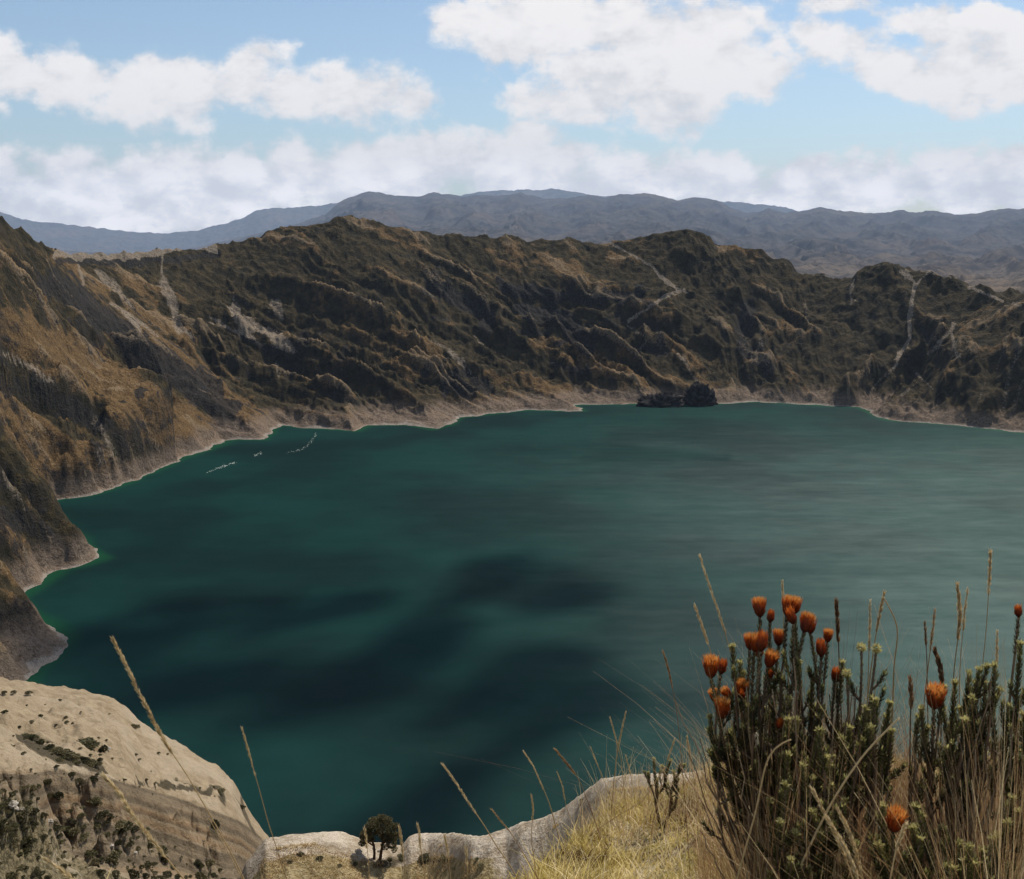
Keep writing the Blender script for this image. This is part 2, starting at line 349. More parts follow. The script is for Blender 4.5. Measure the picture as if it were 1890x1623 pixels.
na, nr = 1500, 760
az = np.linspace(R(-30), R(30.5), na)
s_ = np.linspace(0, 1, nr)
rr = 520 + (3500 - 520) * (s_ ** .9)
A, RR = np.meshgrid(az, rr, indexing='ij')
X = np.sin(A) * RR; Y = np.cos(A) * RR
H, ds, dr, tt, inr, ins, crest = crater_h(X, Y)
px, py = project(X, Y, H)
wobn = fbm(X / 40, Y / 40, 4, 200) * 1.3
scree = img_lines(px, py, [(a, b * .88, c * .95) for a, b, c in SCREE], wobn * .6) * np.where(inr | (dr < 60), 1, 0)
grass = img_lines(px, py, GRASS, wobn * .8)
rock = img_lines(px, py, ROCK_SHADE, wobn * .7) * inr  # mask of the dark bands, rock together with painted cliff shade
V = np.stack([X, Y, H], -1).reshape(-1, 3)

def m_crater():
    M = NT('crater_wall'); p = M.pos(); z = M.n('ShaderNodeSeparateXYZ', {0: p}).outputs[2]
    big = M.noise(.009, 5, .6, p); mid = M.noise(.045, 6, .65, p); fine = M.noise(.22, 5, .7, p); spk = M.noise(.5, 3, .6, p)
    nz = M.n('ShaderNodeSeparateXYZ', {0: M.n('ShaderNodeNewGeometry').outputs['Normal']}).outputs[2]
    scrub = M.mix(M.ss(mid, .35, .65), (.018, .016, .008), (.066, .048, .022))
    brown = M.mix(M.ss(fine, .3, .7), (.070, .042, .017), (.205, .127, .056))
    gf = M.math('ADD', M.math('MULTIPLY', M.attr('grass'), .75), M.math('MULTIPLY', M.ss(big, .5, .68), .35))
    gf = M.math('ADD', gf, M.math('MULTIPLY', M.math('SUBTRACT', M.attr('crest'), .42), .75)); gf = M.ss(M.math('ADD', gf, M.math('MULTIPLY', M.math('SUBTRACT', mid, .5), 1.3)), .22, .62)
    c = M.mix(gf, scrub, brown)
    bush = M.ss(M.math('ADD', M.math('MULTIPLY', spk, .5), M.math('MULTIPLY', fine, .5)), .55, .63)
    c = M.mix(M.math('MULTIPLY', bush, .8), c, (.013, .014, .008))
    rk_shade = M.mix(M.ss(fine, .35, .65), (.009, .0085, .008), (.044, .039, .034))  # rock colour kept near black so it also carries the cliffs' shade
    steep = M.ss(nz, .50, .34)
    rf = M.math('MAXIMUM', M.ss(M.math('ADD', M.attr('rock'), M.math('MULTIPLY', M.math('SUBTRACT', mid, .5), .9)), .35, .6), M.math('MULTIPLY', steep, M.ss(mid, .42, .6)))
    c = M.mix(M.math('MULTIPLY', rf, .9), c, rk_shade)
    ridge = M.math('MULTIPLY', M.ss(M.math('ADD', M.attr('crest'), M.math('MULTIPLY', M.math('SUBTRACT', fine, .5), .9)), .80, 1.0), .40); c = M.mix(ridge, c, (.30, .225, .145))
    sf = M.ss(M.math('ADD', M.attr('scree'), M.math('MULTIPLY', M.math('SUBTRACT', fine, .5), 1.1)), .34, .80)
    c = M.mix(M.math('MULTIPLY', sf, .85), c, M.mix(M.ss(M.math('ADD', M.math('MULTIPLY', fine, .5), M.math('MULTIPLY', spk, .5)), .35, .65), (.13, .10, .07), (.35, .285, .215)))
    # pale mineral band above the water line
    zz = M.math('ADD', z, M.math('MULTIPLY', M.math('SUBTRACT', mid, .5), 34))
    zz = M.math('ADD', zz, M.math('MULTIPLY', M.math('SUBTRACT', fine, .5), 22))
    band = M.math('MULTIPLY', M.ss(zz, 36, 14), .8)
    c = M.mix(band, c, M.mix(M.ss(fine, .3, .7), (.095, .066, .045), (.27, .205, .155)))
    z2 = M.math('ADD', z, M.math('MULTIPLY', M.math('SUBTRACT', fine, .5), 9)); z2 = M.math('ADD', z2, M.math('MULTIPLY', M.math('SUBTRACT', M.noise(.018, 4, .6, p), .46), 13))
    c = M.mix(M.math('MULTIPLY', M.ss(z2, 3.2, 1.2), .45), c, M.mix(spk, (.25, .22, .19), (.55, .51, .45)))
    h = M.math('ADD', M.math('MULTIPLY', mid, 9), M.math('MULTIPLY', fine, 3.2))
    h = M.math('ADD', M.math('ADD', h, M.math('MULTIPLY', spk, 1.4)), M.math('MULTIPLY', bush, 1.3))
    return M.done(M.principled(Base_Color=c, Roughness=.95, Specular_IOR_Level=.1, Normal=M.bump(h, 1.0, .9)))
MC = m_crater()
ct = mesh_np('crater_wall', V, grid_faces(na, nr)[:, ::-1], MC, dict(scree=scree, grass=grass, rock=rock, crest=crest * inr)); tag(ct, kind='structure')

# ------------------------------------------------------------------ lake
na2, nr2 = 700, 520
az = np.linspace(R(-46), R(40), na2); rr = 330 + (2500 - 330) * np.linspace(0, 1, nr2)
A, RR = np.meshgrid(az, rr, indexing='ij'); X = np.sin(A) * RR; Y = np.cos(A) * RR
ds, _, _ = dist_poly(X, Y, shore, True); ins = inside(X, Y, shore)
px, py = project(X, Y, np.zeros_like(X))
RUF = [([(1000,830),(1100,822),(1200,836),(1340,846)],6,-1),([(1080,845),(1240,850)],4,-.9),([(960,828),(1060,835)],4,-.7),([(1100,813),(1250,822),(1330,836)],5,.9),([(1090,788),(1200,796)],6,.6),([(1330,795),(1480,805)],7,.5),([(760,850),(810,852)],3,.3),
 ([(1180,1080),(1300,1110),(1450,1090)],26,-.35),([(930,1040),(1080,1090)],34,-.7),([(1130,1300),(1230,1400)],40,.3),([(1050,1440),(1090,1480)],22,.4),([(1250,1230),(1350,1300)],50,.25)]
def m_lake():
    M = NT('lake_water'); p = M.pos()
    st = M.noise(1.0, 6, .62, M.scale(p, (.0022, .011, 1))); st2 = M.noise(1.0, 5, .6, M.scale(p, (.007, .05, 1)))
    wind = M.math('ADD', M.math('MULTIPLY', M.ss(st, .25, .75), .36), M.math('MULTIPLY_ADD', st2, .22, .52))
    ruf = M.math('MULTIPLY', M.attr('ruffle_glare'), wind)
    strk = M.math('MULTIPLY', M.attr('streak'), M.ss(st2, .38, .58)); ruf = M.math('ADD', ruf, M.math('MULTIPLY', strk, .24))
    ruf = M.math('MULTIPLY', ruf, M.math('SUBTRACT', 1.0, M.math('MULTIPLY', M.attr('calm'), M.ss(st2, .35, .6))), clamp=True)
    mot = M.noise(1.0, 5, .65, M.scale(p, (.018, .045, 1))); ruf = M.math('MULTIPLY', ruf, M.math('MULTIPLY_ADD', mot, 1.0, .5), clamp=True)
    sh = M.math('MULTIPLY', M.attr('shallow'), .65); tn = M.noise(.004, 4, .55, p)
    col = M.mix(M.ss(tn, .36, .62), (.0016, .0125, .0116), (.0028, .0255, .0215))
    col = M.mix(sh, col, (.006, .055, .020))
    w1 = M.noise(.55, 4, .65, M.scale(p, (1, 1.6, 1))); w2 = M.noise(.07, 3, .6, M.scale(p, (1, 2.2, 1)))
    nb = M.bump(M.math('ADD', M.math('MULTIPLY', w1, .5), M.math('MULTIPLY', w2, .5)), 1.2, .4)
    fr = M.n('ShaderNodeFresnel', {'IOR': 1.33}).outputs[0]
    fac = M.math('MULTIPLY', fr, M.math('ADD', M.math('MULTIPLY_ADD', ruf, .038, .006), M.math('MULTIPLY', mot, .012)), clamp=True)
    gl = M.n('ShaderNodeBsdfGlossy', {'Color': (.80, .97, .92, 1), 'Roughness': M.math('MULTIPLY_ADD', ruf, .10, .42), 'Normal': nb})
    df = M.n('ShaderNodeBsdfDiffuse', {'Color': col, 'Normal': nb})
    return M.done(M.n('ShaderNodeMixShader', {0: fac, 1: df.outputs[0], 2: gl.outputs[0]}))
def soft(px, py, lines):
    o = np.zeros(px.shape)
    for pts, wd, st in lines:
        d, _, _ = dist_poly(px, py, pts); o = np.maximum(o, st * np.exp(-(d / wd) ** 2))
    return o
pos_ = soft(px, py, [(a, b * 1.6, c) for a, b, c in RUF if 0 < c]); neg_ = soft(px, py, [(a, b * 2.0, -c * .6) for a, b, c in RUF if c < 0])
glare_ = sstep(-520, 620, (px - 1030) - 1.0 * np.maximum(py - 960, 0)) * (.25 + .75 * sstep(755, 900, py)) * (1 - .3 * sstep(1250, 1500, py))  # reflection strengthened towards the right, painting the sun's glare into the gloss
lk = mesh_np('lake', np.stack([X, Y, np.zeros_like(X)], -1).reshape(-1, 3), grid_faces(na2, nr2)[:, ::-1], m_lake(),
     dict(shallow=np.where(ins, 1 - sstep(0, 18 + 10 * fbm(X / 90, Y / 90, 2, 4), ds), 1), ruffle_glare=glare_, streak=pos_, calm=neg_)); tag(lk, kind='structure')

# wind foam on the lake by the left shore
fv = []; ff = []
for pts, n in (([(584,800),(578,812),(566,824),(550,832),(528,837)], 60), ([(482,836),(468,842)], 26), ([(436,853),(424,857)], 26), ([(416,859),(398,866),(378,874)], 26), ([(430,856),(405,864)], 20)):
    for _ in range(n):
        i = random.randrange(len(pts) - 1); t = random.random()
        a, b = pts[i], pts[i + 1]; x, y = P0(a[0] + (b[0] - a[0]) * t + random.gauss(0, 1.6), a[1] + (b[1] - a[1]) * t + random.gauss(0, .8))
        rx, ry = random.uniform(.3, 1.3), random.uniform(.5, 2.6); k0 = len(fv)
        for k in range(8):
            q = k * math.pi / 4; f = random.uniform(.6, 1.1); fv.append((x + rx * f * math.cos(q), y + ry * f * math.sin(q), .12)) 
        ff.append([k0 + k for k in range(8)])
me = bpy.data.meshes.new('foam'); me.from_pydata(fv, [], ff); M = NT('foam'); me.materials.append(M.done(M.principled(Base_Color=(.30, .36, .32, 1), Roughness=.8)))
fo = bpy.data.objects.new('foam', me); COL.objects.link(fo); tag(fo, 'thin white streak of foam drifting on the green water near the left shore', 'foam', kind='stuff')

# dark rock outcrop on the far shore
def lump(c, r, seed, n=44):
    u = np.linspace(0, 2 * math.pi, n, endpoint=False); v = np.linspace(.02, math.pi * .62, n // 2)
    U, Vv = np.meshgrid(u, v, indexing='ij')
    d = 1 + .45 * (ridged(np.cos(U) * 1.7 + seed, np.sin(U) * 1.7 + Vv * 1.6, 4, seed) - .85) 
    x = c[0] + r[0] * d * np.cos(U) * np.sin(Vv) ** .7; y = c[1] + r[1] * d * np.sin(U) * np.sin(Vv) ** .7; z = c[2] + r[2] * d * np.cos(Vv)
    V = np.stack([x, y, z], -1).reshape(-1, 3); m = n // 2
    Fc = [];
    for i in range(n):
        for j in range(m - 1): Fc.append((i * m + j, i * m + j + 1, ((i + 1) % n) * m + j + 1, ((i + 1) % n) * m + j))
    return V, np.array(Fc)
M = NT('dark_rock'); p = M.pos(); f1 = M.noise(.12, 6, .7, p); f2 = M.noise(.5, 4, .7, p)
MR = M.done(M.principled(Base_Color=M.mix(M.ss(f1, .35, .7), (.008, .008, .009), (.05, .045, .04)), Roughness=.95, Specular_IOR_Level=.1, Normal=M.bump(M.math('ADD', M.math('MULTIPLY', f1, 6), f2), 1, 1)))
x, y = P0(1292, 748); Vr, Fr = lump((x, y + 8, -2), (33, 26, 40), 3); rk1 = mesh_np('rock_outcrop', Vr, Fr, MR)
tag(rk1, 'tall black rock lump standing at the water on the far shore, higher of two', 'rock')
x, y = P0(1222, 750); Vr, Fr = lump((x, y + 6, -2), (48, 22, 24), 8); rk2 = mesh_np('rock_outcrop', Vr, Fr, MR)
tag(rk2, 'low wide black rock shelf in the water left of the tall black rock lump', 'rock')

# ------------------------------------------------------------------ far land
def band(name, D, pts, za, amp, seed, r0, r1, nr, mat, na=1400):
    a_ = np.array([azt(x, y) for x, y in pts]); azs = a_[:, 0]; ta = a_[:, 1]
    az = np.linspace(R(-36), R(36), na); tc = np.interp(az, azs, ta); zc = CAMZ + D * tc
    rr = r0 * (r1 / r0) ** np.linspace(0, 1, nr); A, RR = np.meshgrid(az, rr, indexing='ij'); X = np.sin(A) * RR; Y = np.cos(A) * RR
    # land rises from za at r0 to the crest line at D, then falls away
    t = np.clip(np.log(RR / r0) / math.log(D / r0), 0, 1)
    ang = (za - CAMZ) / r0 * (1 - t) + tc[:, None] * t - .012 * np.sin(math.pi * np.clip(t, 0, 1)) ** .6 * (1 - t) ** .15
    h = CAMZ + RR * ang
    h = np.where(RR > D, zc[:, None] - .5 * (RR - D), h)
    L = np.log(RR)
    wx = fbm(A * 14, L * 5, 3, seed + 5) * .35
    rg = ridged(A * 13 + wx + L * 1.5, L * 3.6 + wx, 5, seed + 1) - .85
    h = h + rg * amp * RR * np.clip((D - RR) / D * 5, 0, 1) ** .8 + fbm(A * 160, L * 60, 3, seed + 3) * .0008 * RR
    o = mesh_np(name, np.stack([X, Y, h], -1).reshape(-1, 3), grid_faces(na, nr)[:, ::-1], mat); tag(o, kind='structure'); return o
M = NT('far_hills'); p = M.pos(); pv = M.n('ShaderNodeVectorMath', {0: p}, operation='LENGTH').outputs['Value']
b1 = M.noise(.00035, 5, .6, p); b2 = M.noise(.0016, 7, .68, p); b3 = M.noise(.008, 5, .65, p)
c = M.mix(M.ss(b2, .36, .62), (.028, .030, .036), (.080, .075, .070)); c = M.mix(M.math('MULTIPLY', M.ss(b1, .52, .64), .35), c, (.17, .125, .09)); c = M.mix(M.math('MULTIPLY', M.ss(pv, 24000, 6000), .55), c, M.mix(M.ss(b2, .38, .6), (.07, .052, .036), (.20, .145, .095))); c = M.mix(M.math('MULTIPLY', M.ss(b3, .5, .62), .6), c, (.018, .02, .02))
MF = M.done(M.principled(Base_Color=c, Roughness=1, Specular_IOR_Level=0, Normal=M.bump(b2, 60, .5)))
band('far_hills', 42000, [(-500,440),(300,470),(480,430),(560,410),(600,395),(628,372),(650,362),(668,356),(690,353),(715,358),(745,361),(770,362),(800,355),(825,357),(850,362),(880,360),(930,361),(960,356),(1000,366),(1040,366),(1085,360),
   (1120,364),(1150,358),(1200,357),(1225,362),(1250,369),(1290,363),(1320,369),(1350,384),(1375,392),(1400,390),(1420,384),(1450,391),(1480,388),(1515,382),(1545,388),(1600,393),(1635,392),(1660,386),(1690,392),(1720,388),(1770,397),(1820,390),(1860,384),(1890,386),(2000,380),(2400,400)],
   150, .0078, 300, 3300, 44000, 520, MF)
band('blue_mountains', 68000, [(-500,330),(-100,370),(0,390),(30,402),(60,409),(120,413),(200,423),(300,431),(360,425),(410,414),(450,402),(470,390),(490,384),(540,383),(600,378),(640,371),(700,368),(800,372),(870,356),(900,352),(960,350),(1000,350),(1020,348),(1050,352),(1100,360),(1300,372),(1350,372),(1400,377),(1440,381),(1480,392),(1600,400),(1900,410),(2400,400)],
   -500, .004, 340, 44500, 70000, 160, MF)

# ------------------------------------------------------------------ haze
M = NT('haze'); vol = M.n('ShaderNodeVolumePrincipled', {'Color': (.60, .72, 1.0, 1), 'Density': HAZE_D, 'Anisotropy': 0.0}) if False else M.n('ShaderNodeVolumePrincipled', {'Color': (.60, .75, 1.0, 1), 'Density': 1.2e-5, 'Anisotropy': .0})
M.t.links.new(vol.outputs[0], M.out.inputs['Volume'])
hx, hy0, hy1, hz0, hz1 = 56000, -800, 72000, -4500, 3900
hv = [(sx * hx, y, z) for z in (hz0, hz1) for y in (hy0, hy1) for sx in (-1, 1)]
hz = mesh_np('haze', hv, [(0, 2, 3, 1), (4, 5, 7, 6), (0, 1, 5, 4), (2, 6, 7, 3), (0, 4, 6, 2), (1, 3, 7, 5)], M.m, smooth=False); tag(hz, kind='stuff')
# ================================================================== NEAR GROUND
def az_prof(pts):
    """pts: (px, py, r) crest points -> arrays az, z, r"""
    a = []; z = []; r = []
    for x, y, q in pts:
        aa, tt_ = azt(x, y); a.append(aa); z.append(CAMZ + q * tt_); r.append(q)
    o = np.argsort(a); return np.array(a)[o], np.array(z)[o], np.array(r)[o]
MOUND = az_prof([(-900,1700,2.0),(0,1720,2.0),(500,1730,2.1),(800,1710,2.3),(930,1660,2.8),(985,1604,3.4),(1030,1562,3.9),(1095,1522,4.5),(1180,1490,5.0),(1250,1462,5.2),(1340,1425,5.2),(1400,1412,5.0),(1500,1405,5.0),(1600,1402,5.0),(1700,1396,5.0),(1780,1390,5.0),(1830,1388,5.0),(1880,1405,5.0),(1980,1420,5),(2600,1400,5)])
def mound_h(X, Y):
    A = np.arctan2(X, Y); r = np.hypot(X, Y)
    zc = np.interp(A, MOUND[0], MOUND[1]); rc = np.interp(A, MOUND[0], MOUND[2])
    z0 = CAMZ - 1.45
    t = np.clip((r - .9) / (rc - .9), 0, 1)
    h = z0 + (zc - z0) * (t ** 1.15)
    d = np.maximum(r - rc, 0)
    h = h - np.where(d > 0, .9 * d + .9 * d * d / (d + .8), 0)
    return h + fbm(X * 1.3, Y * 1.3, 3, 3) * .06 * sstep(0.9, 2.2, r)+ fbm(X * 7, Y * 7, 3, 7) * .018
def G(x, y): return float(mound_h(np.array([x]), np.array([y]))[0])
a_ = np.linspace(R(-60), R(60), 520); r_ = .3 * (9.5 / .3) ** np.linspace(0, 1, 330)
A, RR = np.meshgrid(a_, r_, indexing='ij'); X = np.sin(A) * RR; Y = np.cos(A) * RR; Z = mound_h(X, Y)
M = NT('dry_turf'); p = M.pos(); n1_ = M.noise(3.2, 5, .6, p); n2_ = M.noise(26, 5, .7, p); n3_ = M.noise(120, 3, .6, p)
c = M.mix(M.ss(n2_, .35, .65), (.14, .10, .045), (.42, .34, .21)); c = M.mix(M.ss(n1_, .45, .6), c, M.mix(n2_, (.16, .13, .03), (.36, .29, .08))); c = M.mix(M.ss(n3_, .55, .72), c, (.04, .028, .015))
mt = M.done(M.principled(Base_Color=c, Roughness=.95, Specular_IOR_Level=.1, Normal=M.bump(M.math('ADD', M.math('MULTIPLY', n2_, .03), M.math('MULTIPLY', n3_, .01)), 1, 1)))
gm = mesh_np('ground', np.stack([X, Y, Z], -1).reshape(-1, 3), grid_faces(520, 330)[:, ::-1], mt); tag(gm, kind='structure')

# the pale ridge with the tree (about 60 m) and the big bare slope on the left (150 m)
RB = az_prof([(-900,2300,60),(250,2100,60),(400,1760,60),(455,1615,60),(490,1572,60),(540,1561,60),(600,1557,60),(640,1562,60),(668,1570,60),(690,1580,60),(742,1582,60),(756,1567,60),(790,1560,60),(830,1561,58),(870,1568,55),(905,1568,54),(935,1556,54),
 (960,1544,53),(1010,1530,52),(1035,1520,51),(1060,1502,50),(1085,1480,49),(1108,1461,48),(1150,1456,46),(1200,1456,44),(1300,1450,42),(1500,1440,40),(1900,1440,40),(2600,1440,40)])
RC = az_prof([(-900,1150,165),(-200,1225,160),(0,1261,155),(50,1270,153),(100,1279,152),(150,1284,151),(185,1292,150),(215,1306,149),(245,1330,148),(262,1348,147),(285,1363,146),(310,1375,145),(345,1397,143),(380,1418,141),(405,1432,140),(430,1458,138),(445,1485,137),(460,1515,135),(480,1545,133),(500,1572,131),(520,1610,130),(560,1700,128),(640,1950,124),(800,2600,120)])
def near_h(X, Y):
    A = np.arctan2(X, Y); r = np.hypot(X, Y)
    w1 = fbm(X / 9, Y / 9, 4, 31); w2 = fbm(X / 2.2, Y / 2.2, 4, 41)
    zb = np.interp(A, RB[0], RB[1]); rb = np.interp(A, RB[0], RB[2])
    d = r - rb
    foot = rb * .25
    hb = np.where(d < 0, zb + d * .20 - .25 * sstep(0, 6, -d), zb - .35 * d * sstep(0, 4, d) - .7 * np.maximum(d - 2, 0))
    w3 = fbm(X / .7, Y / .7, 3, 47); hb = hb + (w1 * 1.2 * sstep(1, 9, np.abs(d)) + w2 * .4 * sstep(.5, 5, np.abs(d)) * np.clip(rb / 60, .25, 1) + w2 * .05 * rb / 60 + w3 * .05 * sstep(.5, 3, -d))
    zc = np.interp(A, RC[0], RC[1]); rc = np.interp(A, RC[0], RC[2]); d2 = r - rc
    # incline seen face-on: rises gently towards the camera, with a cliff band of strata
    dd = -d2 + w1 * 2.5
    hc = np.where(d2 < 0, zc - .30 * d2, zc - .5 * d2 * sstep(0, 10, d2) - 1.0 * np.maximum(d2 - 5, 0))
    hc = hc + w1 * 1.1 * sstep(3, 22, np.abs(d2)) + w2 * .4 * sstep(0, 6, np.abs(d2)) + .2 * w2 - .22 * (ridged(A * 40 + w1 * .5, r / 22, 3, 53) - .8) * sstep(2, 12, np.abs(d2))
    qx, qy = project(X, Y, hc); q2 = qy + w1 * 2.5 + w2 * .5; ys = np.interp(qx, [-100, 60, 110, 200, 320, 440, 520], [1425, 1425, 1418, 1434, 1468, 1512, 1570]); ye = np.interp(qx, [-100, 60, 110, 200, 320, 440, 520], [1435, 1445, 1468, 1500, 1560, 1625, 1680])
    face = np.where(d2 < 0, 1, 0); strata = sstep(-9, 10, q2 - ys) * (1 - sstep(-14, 14, q2 - ye)) * face; low = sstep(-6, 8, q2 - ye) * face
    hc = hc - 4.5 * sstep(0, 60, q2 - ys) * face
    # the slope below, down to the lake
    lo = CAMZ - 8 - r * .62 - np.maximum(r - 200, 0) * .5
    return np.maximum(np.maximum(hb, hc), lo), hb, hc, strata, low, (qy - ys) / 9
a_ = np.linspace(R(-42), R(42), 1100); r_ = 8 * (420 / 8) ** np.linspace(0, 1, 620)
A, RR = np.meshgrid(a_, r_, indexing='ij'); X = np.sin(A) * RR; Y = np.cos(A) * RR
Z, hb, hc, strata, low, dd = near_h(X, Y); isb = sstep(-2, 2, hb - hc)
px, py = project(X, Y, Z)
DARK = [([(45,1362),(80,1385),(120,1400),(165,1412),(185,1420)],13,1),([(250,1444),(280,1450),(320,1452)],5,.9),([(330,1453),(360,1457),(385,1466)],5,.9),([(388,1455),(405,1455),(412,1478)],7,.7),([(390,1520),(400,1545)],7,.8),([(445,1470),(450,1500),(470,1540)],5,.6),
  ([(300,1600),(330,1580),(290,1550),(400,1620)],3,.5),([(520,1590),(560,1575)],6,.6),([(590,1590),(630,1580)],5,.5),([(780,1590),(830,1588)],5,.8),([(700,1593),(740,1588)],5,.7)]
dark = img_lines(px, py, DARK, fbm(X / 3, Y / 3, 3, 5) * .9)
M = NT('pale_volcanic_slope'); p = M.pos(); q1 = M.noise(.06, 5, .6, p); q2 = M.noise(.5, 6, .65, p); q3 = M.noise(3.0, 4, .7, p)
zz = M.n('ShaderNodeSeparateXYZ', {0: p}).outputs[2]
sand = M.mix(M.ss(q2, .3, .7), (.225, .170, .105), (.35, .275, .18)); sand = M.mix(M.math('MULTIPLY', M.ss(q1, .5, .62), .5), sand, (.40, .33, .24)); sand = M.mix(M.attr('white'), sand, M.mix(M.ss(M.math('MULTIPLY_ADD', q3, .4, M.math('MULTIPLY', q2, .6)), .38, .60), (.29, .225, .15), (.56, .48, .38)))
fl = M.noise(1, 4, .6, M.scale(p, (.06, .06, 1.3))); sand = M.mix(M.math('MULTIPLY', M.ss(fl, .5, .7), .3), sand, (.25, .19, .12))
bedv = M.n('ShaderNodeCombineXYZ', {0: M.math('MULTIPLY', M.n('ShaderNodeSeparateXYZ', {0: p}).outputs[0], .02), 1: M.math('MULTIPLY', q1, .3), 2: M.math('ADD', M.attr('bed'), M.math('MULTIPLY', M.math('SUBTRACT', q2, .5), .25))}).outputs[0]
lay = M.noise(1.5, 5, .65, bedv); lay2 = M.noise(.35, 3, .6, bedv)
st = M.mix(M.ss(lay, .38, .62), (.115, .088, .058), (.26, .20, .13)); st = M.mix(M.math('MULTIPLY', M.ss(lay2, .46, .6), .7), st, M.mix(q2, (.13, .07, .03), (.24, .14, .07)))
c = M.mix(M.ss(M.math('ADD', M.attr('strata'), M.math('MULTIPLY', M.math('SUBTRACT', q2, .5), .5)), .35, .7), sand, st)
soil = M.mix(M.ss(q3, .38, .62), (.055, .047, .024), (.21, .17, .10)); soil = M.mix(M.math('MULTIPLY', M.ss(q2, .52, .66), .8), soil, (.36, .30, .21))
c = M.mix(M.ss(M.math('ADD', M.attr('low'), M.math('MULTIPLY', M.math('SUBTRACT', q2, .5), .7)), .35, .65), c, soil)
tuft = M.mix(M.ss(q3, .35, .65), (.20, .145, .06), (.40, .32, .18))
c = M.mix(M.ss(M.math('ADD', M.attr('turf'), M.math('MULTIPLY', M.math('SUBTRACT', q2, .5), 1.2)), .45, .65), c, tuft)
c = M.mix(M.ss(M.attr('dark'), .2, .7), c, M.mix(q3, (.02, .018, .012), (.10, .08, .05)))
q4 = M.noise(11, 4, .7, p); c = M.mix(M.math('MULTIPLY', M.ss(q3, .60, .70), .5), c, (.10, .08, .045)); c = M.mix(M.math('MULTIPLY', M.ss(q4, .45, .70), .4), c, (.12, .09, .055)); c = M.mix(M.math('MULTIPLY', M.ss(q4, .45, .30), .25), c, (.50, .42, .31))
mn = M.done(M.principled(Base_Color=c, Roughness=.95, Specular_IOR_Level=.1, Normal=M.bump(M.math('ADD', M.math('MULTIPLY', q2, .5), M.math('MULTIPLY_ADD', q4, .06, M.math('MULTIPLY', q3, .2))), 1, 1.0)))
cyb = np.interp(px, [455, 490, 540, 600, 668, 742, 790, 870, 935, 1010, 1060, 1108, 1200], [1615, 1572, 1561, 1557, 1570, 1582, 1560, 1568, 1556, 1530, 1502, 1460, 1456]); turf = isb * sstep(8, 26, py - cyb) * (1 - .75 * sstep(870, 960, px)) * .9; white = isb
ns = mesh_np('slope', np.stack([X, Y, Z], -1).reshape(-1, 3), grid_faces(1100, 620)[:, ::-1], mn, dict(strata=strata * (1 - isb), low=low * (1 - isb), dark=dark, turf=turf, white=white, bed=np.clip(dd, -3, 20))); tag(ns, kind='structure')

# ================================================================== PLANTS
class MB:
    def __init__(s): s.v = []; s.f = []; s.t = []; s.n = 0
    def add(s, V, Fc, T):
        V = np.asarray(V, float); s.v.append(V); s.f.append(np.asarray(Fc, int) + s.n); s.t.append(np.broadcast_to(np.asarray(T, float), (len(V),))); s.n += len(V)
    def tube(s, P, rad, k=5, t=.5):
        P = np.asarray(P, float); n = len(P); rad = np.broadcast_to(rad, (n,)) if np.ndim(rad) < 1 else np.asarray(rad)
        T = np.gradient(P, axis=0); T /= np.linalg.norm(T, axis=1)[:, None] + 1e-12
        ref = np.array([.3, .8, .1]) if abs(T[0][2]) > .5 else np.array([0, 0, 1.])
        U = np.cross(T, ref); U /= np.linalg.norm(U, axis=1)[:, None] + 1e-12; Wv = np.cross(T, U)
        q = np.arange(k) * 2 * math.pi / k
        V = P[:, None] + rad[:, None, None] * (U[:, None] * np.cos(q)[None, :, None] + Wv[:, None] * np.sin(q)[None, :, None])
        i = np.arange(n - 1)[:, None] * k; j = np.arange(k)[None]; j2 = (j + 1) % k
        Fc = np.stack([i + j, i + j2, i + k + j2, i + k + j], -1).reshape(-1, 4)
        s.add(V.reshape(-1, 3), Fc, np.repeat(np.broadcast_to(t, (n,)), k))
    def leaves(s, B, D, N, L, Wd, t, curl=0.):
        """kite-shaped leaves: base B, direction D, normal N (m,3)"""
        B, D, N = map(np.asarray, (B, D, N)); m = len(B)
        D = D / (np.linalg.norm(D, axis=1)[:, None] + 1e-9); Sd = np.cross(D, N); Sd /= (np.linalg.norm(Sd, axis=1)[:, None] + 1e-9); N2 = np.cross(Sd, D)
        L = np.broadcast_to(L, (m,))[:, None]; Wd = np.broadcast_to(Wd, (m,))[:, None]
        V = np.stack([B, B + D * L * .4 + Sd * Wd * .5 + N2 * L * curl * .5, B + D * L + N2 * L * curl * 0.2, B + D * L * .4 - Sd * Wd * .5 + N2 * L * curl * .5], 1)
        Fc = np.arange(m)[:, None] * 4 + np.arange(4)[None]
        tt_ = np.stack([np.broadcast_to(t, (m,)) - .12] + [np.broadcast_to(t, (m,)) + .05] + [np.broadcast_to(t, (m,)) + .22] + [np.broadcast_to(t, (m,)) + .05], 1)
        s.add(V.reshape(-1, 3), Fc, tt_.reshape(-1))
    def build(s, name, mat, parent=None, smooth=True, origin=None):
        V = np.concatenate(s.v); 
        if origin is not None: V = V - np.asarray(origin)[None]
        return mesh_np(name, V, np.concatenate(s.f), mat, dict(tint=np.concatenate(s.t)), smooth, parent)
